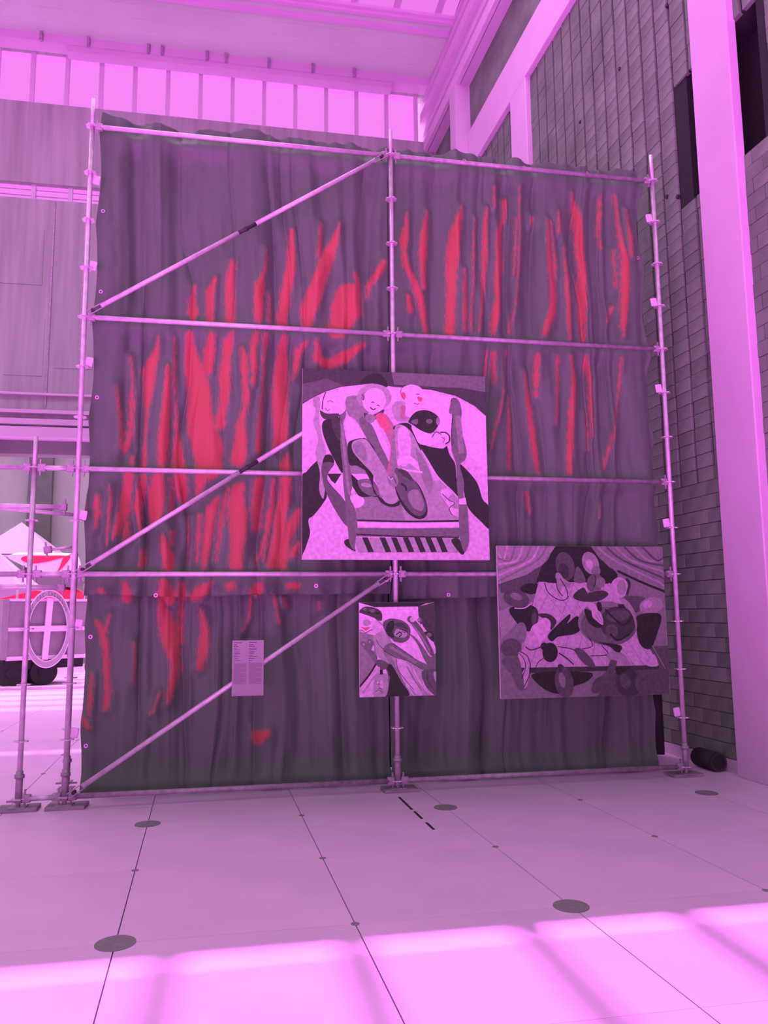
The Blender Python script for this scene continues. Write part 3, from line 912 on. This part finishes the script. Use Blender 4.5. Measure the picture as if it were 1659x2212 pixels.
S1 += [poly('D', '428,1412 470,1403 512,1490 440,1450'), poly('D', '1228,1402 1280,1395 1322,1490 1300,1512 1240,1440'),
       poly('G', '380,352 440,350 438,480 420,540 457,750 472,880 487,1000 470,1090 510,1180 525,1300 512,1400 500,1485 465,1420 455,1330 440,1250 435,1130 420,1000 415,880 393,700 383,560 392,470'),
       line('H', '410,540 430,760 450,960 470,1070', 22),
       el('H', 410, 400, 30, 60), line('D', '384,352 376,400 392,490 388,560 396,720', 7),
       poly('D', '270,520 330,500 390,500 398,700 415,905 350,800 300,700 263,590'), poly('K', '330,505 388,505 396,660 350,600'),
       poly('V', '265,330 330,295 420,305 452,350 432,440 372,478 300,492 255,462 250,380'), poly('K', '246,440 300,462 384,462 372,492 300,505 262,490'),
       line('D', '290,300 268,360 262,430', 7), line('G', '300,380 320,365 345,380', 6), line('G', '285,420 300,440 320,430', 6), el('M', 215, 380, 24, 38),
       poly('H', '440,345 540,330 610,380 600,480 560,560 500,500 450,460'), el('M', 650, 340, 128, 100), el('V', 650, 365, 86, 95, 10), poly('K', '572,455 640,472 722,430 700,482 605,522'),
       el('H', 566, 340, 14, 24), line('D', '628,380 640,376 650,382', 6), line('D', '668,402 680,400 690,408', 6), line('D', '620,415 640,432 662,424', 8), line('K', '560,320 572,345 566,362', 5),
       poly('V', '445,480 520,540 585,640 470,672 450,600'), poly('D', '452,695 500,655 580,645 520,665 490,700 490,760 540,830 610,900 640,960 600,900 520,850 465,840'),
       poly('V', '600,500 650,490 720,640 760,730 700,720 640,600'), poly('G', '560,480 600,520 640,560 700,700 765,840 745,905 700,850 600,660 540,540'),
       poly('H', '590,470 660,480 640,530 590,520'),
       poly('r', '660,482 722,460 800,560 832,700 815,900 760,965 735,930 745,880 765,800 770,700 720,580'), poly('R', '665,482 715,465 760,540 750,600 700,560'),
       poly('H', '780,640 830,640 822,800 815,900 790,900 770,860 785,760'),
       poly('D', '480,690 560,650 600,660 660,760 640,1020 700,1090 780,1140 840,1112 830,1150 760,1155 690,1110 620,960 560,850 500,800'),
       poly('M', '492,672 580,652 640,722 740,890 800,1010 828,1108 760,1135 702,1080 640,920 560,830 490,742'), poly('H', '500,690 560,680 600,800 560,810 500,740'),
       poly('D', '795,560 850,535 920,545 968,640 1000,720 985,740 930,620 860,556 800,580'),
       poly('M', '803,568 860,548 930,605 980,705 1052,850 1090,980 1072,1070 1010,1085 900,930 830,860 812,740'), poly('L', '830,580 895,570 925,690 905,830 850,850 830,740'),
       poly('V', '830,800 920,780 1010,870 990,890 900,830 830,850'), poly('H', '960,720 1050,860 1085,980 1060,1060 1000,920'), line('V', '860,880 930,890 1010,900', 14),
       poly('D', '800,890 850,880 985,1000 1045,1160 1030,1235 965,1245 880,1180 810,1040'),
       poly('P', '800,885 880,888 975,1000 1036,1150 1018,1215 960,1222 880,1145 808,1010'), poly('H', '900,1060 970,1030 1020,1130 1000,1190 930,1150'), line('D', '850,985 880,1005 890,1040', 16),
       poly('K', '825,885 890,890 940,960 900,950'), poly('H', '745,930 800,900 830,960 812,1005 770,1000'), line('K', '760,950 790,935 815,985', 6), line('V', '752,930 775,955 790,940', 5),
       poly('M', '785,400 850,370 1000,420 945,500 830,522 792,470'), poly('V', '880,395 1010,400 1010,430 940,490 880,470'),
       poly('V', '858,275 930,246 1002,275 1006,335 984,400 905,398 858,345'), el('R', 868, 328, 17, 26, -15), poly('R', '972,338 1006,345 1000,374 978,366'), poly('r', '850,412 884,408 872,505 846,482'),
       line('K', '960,320 985,318', 6), line('G', '945,385 970,392 985,388', 7), line('G', '858,275 845,300 862,345 880,360', 5),
       poly('V', '930,555 1010,570 1062,602 1095,692 992,690 950,622'), poly('D', '905,520 960,450 1050,440 1120,480 1136,530 1080,608 1000,590 935,545'), poly('G', '935,512 975,505 965,545 925,530'), el('G', 1060, 520, 25, 18), el('H', 1125, 520, 14, 30),
       poly('L', '1075,612 1140,600 1200,612 1212,662 1165,722 1092,692'), line('D', '1140,604 1180,604 1210,632 1208,670 1180,690', 9), line('K', '1080,640 1110,600 1150,620', 6), line('G', '1150,640 1175,655 1160,680', 5),
       poly('L', '1150,1030 1210,1020 1230,1060 1200,1100 1260,1120 1230,1160 1280,1180 1275,1235 1220,1200 1200,1150 1150,1080'), line('G', '1155,1060 1210,1110 1250,1130 1210,1170 1230,1220', 8),
       poly('G', '1225,370 1255,350 1285,380 1302,460 1290,560 1337,740 1322,810 1290,850 1320,980 1315,1080 1340,1140 1352,1290 1355,1420 1322,1497 1290,1400 1280,1250 1280,1130 1265,1000 1260,840 1225,720 1235,560 1230,472 1208,455'),
       poly('V', '1280,1100 1330,1090 1338,1140 1283,1140', False), line('H', '1270,480 1285,600 1300,760', 40), line('D', '1222,375 1232,352 1258,352', 6), line('D', '1236,470 1228,560 1228,700', 6)]
painting('painting', 'large square painting of bald men on a stool, the topmost of the three', [(652.4, 793), (1048, 815), (1057.5, 1210.5), (653.3, 1208)],
         lambda q: (620 + q[0] / 3.456, 760 + q[1] / 3.456), S1, hooks=((.2, .93), (.8, .93)))

S2 = [poly('H', '90,80 1470,100 1470,1320 130,1320', False), poly('M', '100,620 270,560 420,600 300,800 160,880', False), poly('P', '1180,900 1470,880 1470,1300 900,1300', False),
      poly('D', '560,90 860,100 930,210 1060,330 1020,400 480,392 420,480 300,440 400,330 520,210', False), poly('P', '130,400 330,330 470,260 420,400 330,480 150,470', False),
      poly('M', '90,80 578,108 480,245 350,330 120,405', False), poly('H', '852,105 1470,100 1470,450 1250,382 1050,292 920,202', False)]
for k in range(6):
    S2.append(line('H' if k % 2 else 'L', '%d,100 %d,220 130,%d' % (200 + 62 * k, 170 + 52 * k, 160 + 44 * k), 16))
    S2.append(line('P' if k % 2 else 'M', '%d,110 %d,220 1450,%d' % (900 + 70 * k, 1040 + 66 * k, 420 - 52 * k), 16))
S2 += [line('D', '1060,300 1250,390 1450,470', 18), poly('L', '445,385 1000,392 1060,500 1160,640 1390,1045 275,1062 335,800 400,560', False)]
for k in range(7):
    S2.append(line('M', '%d,390 %d,720 %d,1060' % (430 + 90 * k, 700 + 90 * k, 980 + 75 * k), 5, False))
    S2.append(line('M', '%d,390 %d,720 %d,1060' % (560 + 80 * k, 400 + 100 * k, 250 + 120 * k), 5, False))
S2 += [poly('K', '270,1055 1385,1034 1380,1066 285,1098', False), poly('D', '413,1096 838,1090 822,1160 720,1200 690,1252 560,1252 450,1190'), poly('G', '720,385 740,270 780,300 808,385'),
       poly('D', '490,385 500,290 570,210 640,300 700,385'), el('P', 650, 262, 72, 112, -15), el('K', 640, 300, 40, 60, -15), el('M', 848, 240, 62, 92, -22), el('L', 840, 250, 26, 42, -22), el('H', 890, 300, 36, 40),
       poly('D', '930,270 1010,280 1060,340 1010,390 940,390'), poly('M', '575,330 605,315 640,360 695,400 680,440 630,420 600,500 585,420'), line('D', '490,390 520,470 610,528 668,510 660,440 610,360', 6), line('D', '580,360 590,440 632,498', 6),
       el('G', 880, 395, 62, 76, 15), el('H', 925, 390, 38, 40), line('D', '878,330 890,380 870,430', 7), poly('K', '715,485 790,430 830,470 930,452 988,482 920,532 820,542 730,522'), line('H', '820,475 880,455 930,452', 8),
       el('L', 1070, 432, 68, 82, 8), el('M', 1090, 430, 36, 60), line('K', '1125,360 1150,400 1130,490', 20), poly('P', '1110,510 1200,496 1280,520 1240,600 1180,620'), el('M', 1320, 572, 92, 66, -12), el('L', 1290, 560, 40, 30, -20),
       poly('D', '1210,650 1392,640 1362,800 1310,908 1240,880 1208,780'), poly('D', '218,590 390,570 442,640 400,745 345,768 262,690'), el('P', 270, 516, 102, 66, 15), el('H', 270, 500, 50, 26, 20), line('V', '255,590 330,590 395,548', 9),
       poly('D', '300,440 350,400 420,410 400,480 340,470'), el('K', 412, 665, 30, 74, 5), el('P', 408, 670, 16, 50, 5), poly('K', '435,640 520,636 582,690 540,760 520,700'),
       poly('V', '385,745 440,700 492,665 537,702 520,790 470,850 440,905 385,850'), poly('L', '335,800 400,770 450,880 400,920 340,890'), poly('D', '515,805 590,720 680,640 690,662 665,710 745,652 775,742 720,792 600,812 545,848'),
       poly('H', '160,830 300,700 350,760 330,860 300,830 200,850'), el('P', 228, 900, 80, 74), poly('L', '290,930 340,960 370,1060 350,1200 310,1200 310,1110 335,1050 290,1000'), poly('G', '155,1000 270,960 310,1060 330,1210 290,1222 235,1110'),
       line('D', '300,930 360,970 378,1080 330,1205', 6), line('K', '290,940 330,990 340,1060 310,1140', 6), el('H', 980, 710, 232, 172, 5), el('G', 985, 730, 215, 150, 5), el('K', 1058, 705, 140, 128), el('P', 1060, 650, 90, 46, -10), el('P', 1010, 770, 50, 56), line('D', '960,600 1040,680 1110,720 1180,640', 14),
       line('D', '1000,790 1060,840 1150,790', 16), poly('D', '800,600 860,620 905,690 942,722 900,745 830,700'), poly('L', '795,548 870,552 932,640 945,716 920,712 895,690 862,660 850,610'), line('H', '880,640 920,700', 5), line('H', '900,620 935,690', 5),
       el('D', 915, 578, 20, 40, -10), poly('M', '1075,520 1130,530 1190,620 1200,760 1170,640'), poly('D', '1060,560 1100,560 1120,590 1060,590', False),
       el('D', 532, 935, 60, 76), el('D', 485, 888, 28, 30), poly('P', '720,912 770,905 850,980 882,1052 810,1032 760,982'), line('D', '590,890 690,905 740,930', 6), line('D', '780,908 860,884 830,810', 6), line('D', '845,962 980,950 930,880', 6),
       poly('D', '905,855 1080,882 1070,935 1035,925 1000,892'), line('K', '415,1080 440,1010 500,970', 6), line('K', '600,940 660,980 715,1030', 10), line('K', '340,890 380,915 440,900 480,880', 9),
       poly('P', '855,1232 880,1150 960,1100 1000,1000 1052,985 1040,1052 980,1180 900,1252'), poly('M', '970,950 1040,930 1110,960 1160,1040 1050,1000 1000,985'), el('K', 1140, 1172, 92, 116, -18), el('P', 1115, 1160, 40, 60, -18), poly('D', '1050,1060 1100,1045 1150,1060 1060,1110'),
       el('P', 640, 1165, 72, 122, -10), el('H', 625, 1150, 26, 60, -10), poly('K', '590,1040 612,1025 640,1050 610,1090'), el('P', 1260, 1180, 70, 80), poly('L', '1290,1000 1340,950 1370,1036 1290,1040')]
painting('painting', 'wide grey-violet still-life painting of table, hands and vegetables, lowest at the right', [(1072, 1177), (1438, 1182.7), (1441, 1500.8), (1083, 1509)],
         lambda q: (1040 + q[0] / 3.606, 1150 + q[1] / 3.606), S2, hooks=((.2, 1.24), (.8, 1.24)), shade_gain=0.72)  # tones darkened overall, its shade put into the paint

S3 = [poly('V', '200,250 1430,250 1430,1720 220,1740', False), poly('H', '200,720 480,780 520,1180 250,1560', False), poly('D', '230,270 1400,262 1240,302 1145,346 480,356', False), poly('K', '1140,346 1400,262 1430,950 1340,830 1200,640 1140,490', False),
      line('D', '1130,340 1142,500', 12), poly('K', '255,405 330,350 450,358 560,408 592,480 580,560 500,540 380,490 258,452'), el('G', 330, 385, 30, 22), el('G', 440, 410, 40, 26), el('D', 400, 440, 30, 14), el('D', 520, 450, 34, 20), poly('V', '240,460 340,470 500,540 470,640 440,690 350,742 300,702 240,690'),
      el('M', 360, 590, 60, 50), poly('R', '268,650 330,660 410,650 380,690 340,708 300,672'), line('D', '245,702 300,705 345,742 400,708 450,690', 9), poly('L', '500,545 612,645 600,762 540,792 448,682'), line('K', '510,540 612,640', 8),
      poly('M', '465,790 620,720 735,880 900,1100 1195,1300 1200,1500 1320,1680 980,1680 830,1400 700,1200 520,1090 482,930'), poly('L', '800,1130 960,1190 1080,1400 1190,1680 1060,1680 900,1440'), poly('H', '600,1020 720,1090 800,1250 980,1600 960,1660 830,1400 700,1200'),
      line('K', '500,840 560,940 640,1000', 8), line('K', '805,1130 830,1290 960,1470 1060,1590', 9), line('H', '960,1240 1060,1420 1180,1600', 26), line('L', '1050,1270 1150,1470 1290,1640', 28), line('H', '1000,1560 1090,1670', 16),
      poly('V', '890,895 1000,830 1105,905 1252,1192 1180,1216 1050,1085'), poly('G', '1005,765 1100,820 1235,1000 1312,1100 1400,1050 1405,1285 1250,1192 1110,900'),
      poly('G', '600,990 720,885 870,975 1050,1105 1250,1205 1400,1250 1400,1325 1200,1292 950,1150 725,1082'), line('H', '700,940 900,1060 1100,1190', 40), line('K', '612,1000 800,1112 950,1150 1200,1290', 8), line('K', '725,890 900,1000 1060,1110', 8),
      poly('P', '600,610 690,530 850,545 960,600 1012,700 992,822 900,886 780,872 735,832 660,762'), poly('D', '655,640 700,570 760,560 770,650 740,720 770,810 700,795 650,730'), poly('K', '770,600 900,590 970,690 880,660 800,640'), poly('M', '785,705 830,680 962,742 940,802 860,812 775,775'), line('D', '800,770 850,730 880,760 840,800', 16), line('K', '880,720 940,740', 10), line('D', '850,680 960,715', 14), el('H', 700, 820, 22, 20, 20),
      poly('K', '1150,560 1195,490 1245,500 1235,570 1165,612'), poly('D', '1205,740 1310,718 1362,790 1352,872 1270,800'), poly('P', '962,545 1010,488 1090,560 1200,700 1300,900 1365,1055 1300,1062 1180,850 1050,640'), el('L', 1045, 540, 42, 40), el('G', 1150, 550, 34, 38), el('M', 1140, 545, 16, 16), line('H', '1040,620 1180,800 1290,1000', 30), el('G', 1290, 770, 40, 34), line('R', '1290,1000 1310,1085', 10),
      poly('D', '495,1170 560,1140 690,1200 745,1235 870,1460 990,1680 610,1700 690,1400 650,1270 560,1250'), poly('P', '500,1180 570,1140 680,1200 640,1280 560,1280'), poly('G', '265,905 310,865 362,900 375,850 420,838 462,880 440,1000 515,1100 480,1185 380,1040'), el('M', 312, 910, 20, 20), el('M', 400, 872, 16, 18), poly('V', '430,985 462,920 470,1000 440,1005'),
      poly('L', '240,1560 520,1262 560,1300 600,1360 520,1500 470,1700 240,1730'), poly('M', '480,1400 560,1340 690,1372 692,1480 640,1690 470,1700'), line('M', '300,1640 430,1450 520,1330', 26), line('D', '245,1552 380,1390 500,1200', 26), line('D', '575,1290 580,1360', 44), line('K', '650,1270 690,1390 680,1480', 12),
      el('L', 580, 1510, 26, 60), line('K', '510,1490 560,1510', 10), line('K', '545,1560 590,1580', 10), el('V', 520, 1485, 14, 12), line('K', '490,1620 540,1590 600,1640', 8), poly('P', '1190,1312 1400,1300 1410,1650 1330,1640 1220,1500'), poly('M', '1355,1330 1400,1330 1405,1480 1370,1440'), line('K', '1260,1320 1270,1450 1340,1560', 14)]
painting('painting', 'small upright painting of entwined figures, hung low on the middle post', [(775.4, 1302), (938.5, 1300), (943.3, 1501.6), (777.3, 1506.7)],
         lambda q: (740 + q[0] / 6.9125, 1260 + q[1] / 6.9125), S3, hooks=((.5, .80),))

# ---- the text panel on the lower brace
q = [(502.4, 1384), (570.4, 1382.2), (569, 1501.8), (500, 1504.6)]
c = [hit_y(*p, -.105) for p in q]
px0, px1 = (c[0][0] + c[3][0]) / 2, (c[1][0] + c[2][0]) / 2
pz1, pz0 = (c[0][2] + c[1][2]) / 2, (c[2][2] + c[3][2]) / 2
panel = empty('text_panel', ((px0 + px1) / 2, -.105, pz0))
tag(panel, 'pale exhibition text panel with two columns of print, fixed to the lowest brace', 'sign')
MB().box(px0 - panel.location.x, px1 - panel.location.x, 0, .014, 0, pz1 - pz0, .003).build('board', MATS['panel_white'], panel)
W, H_ = px1 - px0, pz1 - pz0
txt = MB()
rnd = random.Random(4)
for cx in (.05, .53):
    body = MB()
    for k, y in enumerate((.035, .075, .105, .14, .165, .205, .23, .265, .29, .325, .36)):
        w = rnd.choice((.10, .14, .19, .22, .25)) if k else .25
        x = cx
        while x < cx + w:
            ww = min(rnd.uniform(.02, .05), cx + w - x)
            txt.box((x - .5) * W, (x + ww - .5) * W, -.0012, 0, (1 - y - (.014 if k < 3 else .009)) * H_, (1 - y) * H_)
            x += ww + .008
    txt.box((cx - .5) * W, (cx + .025 - .5) * W, -.0012, 0, (1 - .405) * H_, (1 - .392) * H_)
    for k in range(30):
        y = .415 + k * .0126
        x = cx
        end = cx + .41 if k % 7 != 6 else cx + .25
        while x < end:
            ww = min(rnd.uniform(.02, .06), end - x)
            body.box((x - .5) * W, (x + ww - .5) * W, -.0010, 0, (1 - y - .0075) * H_, (1 - y) * H_)
            x += ww + .006
    tag(body.build('text_column', MATS['ink_grey'], panel), kind='stuff')
txt.box((.04 - .5) * W, (.14 - .5) * W, -.0012, 0, .02 * H_, .028 * H_)
tag(txt.build('printed_heading', MATS['ink'], panel), kind='stuff')
MB().box(-.03, .03, .012, .055, H_ * .5 - .02, H_ * .5 + .02).build('fixing_clamp', MATS['dark_steel'], panel)

# ================================================================ BEYOND THE OPENING: the show wagon and tents
WA = math.radians(32)                                    # the wagon's long side, turned away to the right
WN = np.array((math.sin(WA), -math.cos(WA), 0)); WT = np.array((math.cos(WA), math.sin(WA), 0))
W0 = np.array((-3.9, 13.6, 0))
def wag(u, v, off=0.0):
    """pixel -> (along, up) on the wagon's side plane"""
    P = hit_plane(u, v, WN, W0 @ WN + off)
    return (P - W0) @ WT, P[2]
wagon = empty('show_wagon', tuple(W0), WA)
tag(wagon, 'dark panelled show wagon with pale battens standing beyond the opening', 'wagon')
a0, zt = wag(8, 1294); a1, _ = wag(190, 1297); _, zb = wag(15, 1426); a2, zm = wag(15, 1360)
MB().box(a0, a1, 0, 1.5, zb, zt, .02).build('body', MATS['wagon_panel'], wagon)
for z, h in ((zm, .045), (zb + .03, .05), (zt - .02, .03)):
    MB().box(a0 + .12, a1, -.03, .01, z - h, z + h).build('batten', MATS['wagon_trim'], wagon)
for k in range(3):
    MB().box(a0 + .02 + k * 1.6, a0 + .13 + k * 1.6, -.04, .02, zb, zt).build('corner_post', MATS['wagon_panel'], wagon)
MB().box(a0 + .1, a1, 0.15, 1.35, .42, zb, .02).build('chassis', MATS['rubber'], wagon)
tyre = MB().tube((0, 0, 0), (0, .28, 0), .34, 28); tyre.tube((0, -.02, 0), (0, .01, 0), .14, 16)
TY = tyre.mesh('wheel', MATS['rubber'])
for a in (a0 + .3, a0 + 1.1, a0 + 3.0):
    for y in (.1, 1.1):
        link('wheel', TY, wagon, (a, y, .34))
MB().box(a0 - .6, a0 + .2, .5, .6, .45, .55).build('drawbar', MATS['galvanised_dull'], wagon)

# ring sign hung on the wagon
rc_a, rc_z = wag(103, 1358, .09); ra, _ = wag(151.5, 1358, .09); _, rz = wag(103, 1275, .09)
rx, rzz = ra - rc_a, rz - rc_z
ring = empty('ring_sign', tuple(W0 + WT * rc_a + WN * .045 + np.array((0, 0, rc_z))), WA)
tag(ring, 'round ring sign with a pale cross hung on the wagon side', 'sign')
wr = rx * .84
MB().ring((0, 0, 0), (1, 0, 0), (0, 0, 1), rx * .84, rx, (0, -1, 0), .07, 56, rzz / rx).build('ring', MATS['tent_cloth'], ring)
MB().ring((0, -.07, 0), (1, 0, 0), (0, 0, 1), rx * .985, rx * 1.015, (0, -1, 0), .012, 56, rzz / rx).build('ring_edge', MATS['wagon_trim'], ring)
MB().ring((0, -.07, 0), (1, 0, 0), (0, 0, 1), rx * .825, rx * .85, (0, -1, 0), .012, 56, rzz / rx).build('ring_edge', MATS['wagon_trim'], ring)
o = MB().box(-.075, .075, -.055, 0, -rzz * .8, rzz * .8).build('cross_bar', MATS['wagon_trim'], ring); o.rotation_euler.y = .05
MB().box(-rx * .9, rx * .98, -.05, 0, -.07, .075).build('cross_bar', MATS['wagon_trim'], ring)
let = MB()
for k in range(15):
    t = math.radians(148 - k * 8.2)
    if k in (2, 6): continue
    cx, cz = rx * .915 * math.cos(t), rzz * .915 * math.sin(t)
    let.box(cx - .022, cx + .022, -.078, -.069, cz - .05, cz - .035); let.box(cx - .022, cx - .008, -.078, -.069, cz - .05, cz + .05)
    let.box(cx - .0, cx + .022, -.078, -.069, cz + (.03 if k % 2 else -.01), cz + (.045 if k % 2 else .01))
let.build('ring_lettering', MATS['ink_grey'], ring)

def awning(name, label, cat, y, base, peak_px, m, drop=0.0):
    """four-sided tent roof: front eave given in pixels at depth y, pitched to its peak"""
    A, B = hit_y(*base[0], y), hit_y(*base[1], y)
    Pk = hit_y(*peak_px, y + 1.4)
    d = 2.8
    vs = [A, B, B + (0, d, 0), A + (0, d, 0), Pk]
    th = np.array((0, 0, -.03))
    vs += [v + th for v in vs]
    o = empty(name, (float((A[0] + B[0]) / 2), y, 0)); tag(o, label, cat)
    L = np.array(o.location)
    MB().add([v - L for v in vs], [(0, 1, 4), (1, 2, 4), (2, 3, 4), (3, 0, 4), (6, 5, 9), (7, 6, 9), (8, 7, 9), (5, 8, 9),
             (1, 0, 5, 6), (2, 1, 6, 7), (3, 2, 7, 8), (0, 3, 8, 5)]).build('tent_roof', MATS[m], o)
    if drop:
        for (p, q) in ((A, B), (B, B + (0, d, 0)), (A, A + (0, d, 0))):
            p, q = p - L, q - L
            MB().add([p, q, q - (0, 0, drop), p - (0, 0, drop), p + (0.01, .012, 0), q + (0.01, .012, 0), q - (-0.01, -.012, drop), p - (-0.01, -.012, drop)],
                     [(0, 1, 2, 3), (7, 6, 5, 4), (0, 4, 5, 1), (3, 2, 6, 7), (1, 5, 6, 2), (0, 3, 7, 4)]).build('valance', MATS[m], o)
    for p in (A, B, A + (0, d, 0), B + (0, d, 0)):
        p = p - L
        MB().tube((p[0], p[1], 0), (p[0], p[1], p[2] - .02), .03, 8).build('tent_leg', MATS['galvanised'], o)
    return o
awning('pavilion_tent', 'grey pyramid tent with a pointed top far behind the wagon', 'tent', 20.8, ((-62, 1196), (120, 1196)), (47, 1128), 'tent_cloth', .12)
awning('pavilion_tent', 'pale sunlit tent cut off by the left frame edge, below the pyramid tent', 'tent', 15.2, ((-120, 1298), (38, 1262)), (-20, 1178), 'tent_cloth', .1)

# red and white awning: curved sheets over the wagon
def sheet(name, label, pts_px, y, depth, parts):
    o = empty(name, tuple(hit_y(*pts_px[0], y) * (1, 1, 0)))
    tag(o, label, 'awning')
    L = np.array(o.location)
    for nm, m, pp, off in parts:
        P = [hit_y(*p, y - off) - L for p in spline(pp, True, 4)]
        n = len(P)
        a2 = sum(P[i][0] * P[(i + 1) % n][2] - P[(i + 1) % n][0] * P[i][2] for i in range(n))
        if a2 < 0: P = P[::-1]
        dv = np.array((0, depth, depth * .18))
        MB().add(P + [p + dv for p in P], [tuple(range(n)), tuple(range(2 * n - 1, n - 1, -1))] + [(i, n + i, n + (i + 1) % n, (i + 1) % n) for i in range(n)]).build(nm, MATS[m], o)
    return o
def stays(o, xs, z):
    for x in xs:
        MB().tube((x, .3, -o.location.z), (x, .3, z - o.location.z), .025, 8).build('awning_leg', MATS['galvanised'], o)
aw1 = sheet('awning', 'sunlit white awning with a red scalloped band behind the scaffold posts', [(90, 1240)], 19.8, .7,
      (('white_sheet', 'awning_white', [(16, 1202), (60, 1198), (140, 1200), (160, 1206), (160, 1242), (90, 1240), (58, 1226)], 0),
       ('red_band', 'awning_red', [(46, 1205), (60, 1201), (100, 1201), (140, 1201), (110, 1211), (72, 1217), (50, 1212)], .03),
       ('red_band', 'awning_red', [(138, 1203), (152, 1202), (140, 1220), (124, 1235), (130, 1222)], .03)))
stays(aw1, (-.5, 1.3), 3.2)
aw2 = sheet('awning', 'bright red awning roof just above the wagon body', [(60, 1290)], 18.2, .6,
      (('red_sheet', 'awning_red', [(-20, 1308), (0, 1290), (30, 1272), (80, 1268), (150, 1275), (175, 1290), (160, 1300), (60, 1297), (5, 1300)], 0),
       ('dark_lining', 'tent_dark', [(42, 1264), (56, 1248), (90, 1245), (168, 1246), (172, 1268), (100, 1264)], .02)))

stays(aw2, (-.6, 1.6), 2.5)

# ---- black weight behind the right foot of the scaffold
bw = empty('ballast_drum', (6.58, 0.30, 0)); tag(bw, 'black round ballast drum lying between scaffold and block wall', 'weight')
MB().tube((0, -.16, .10), (0, .20, .10), .10, 28).build('drum', MATS['rubber'], bw, True)
MB().ring((0, -.172, .10), (1, 0, 0), (0, 0, 1), .07, .096, (0, 1, 0), .015, 28).build('rim', MATS['dark_steel'], bw)
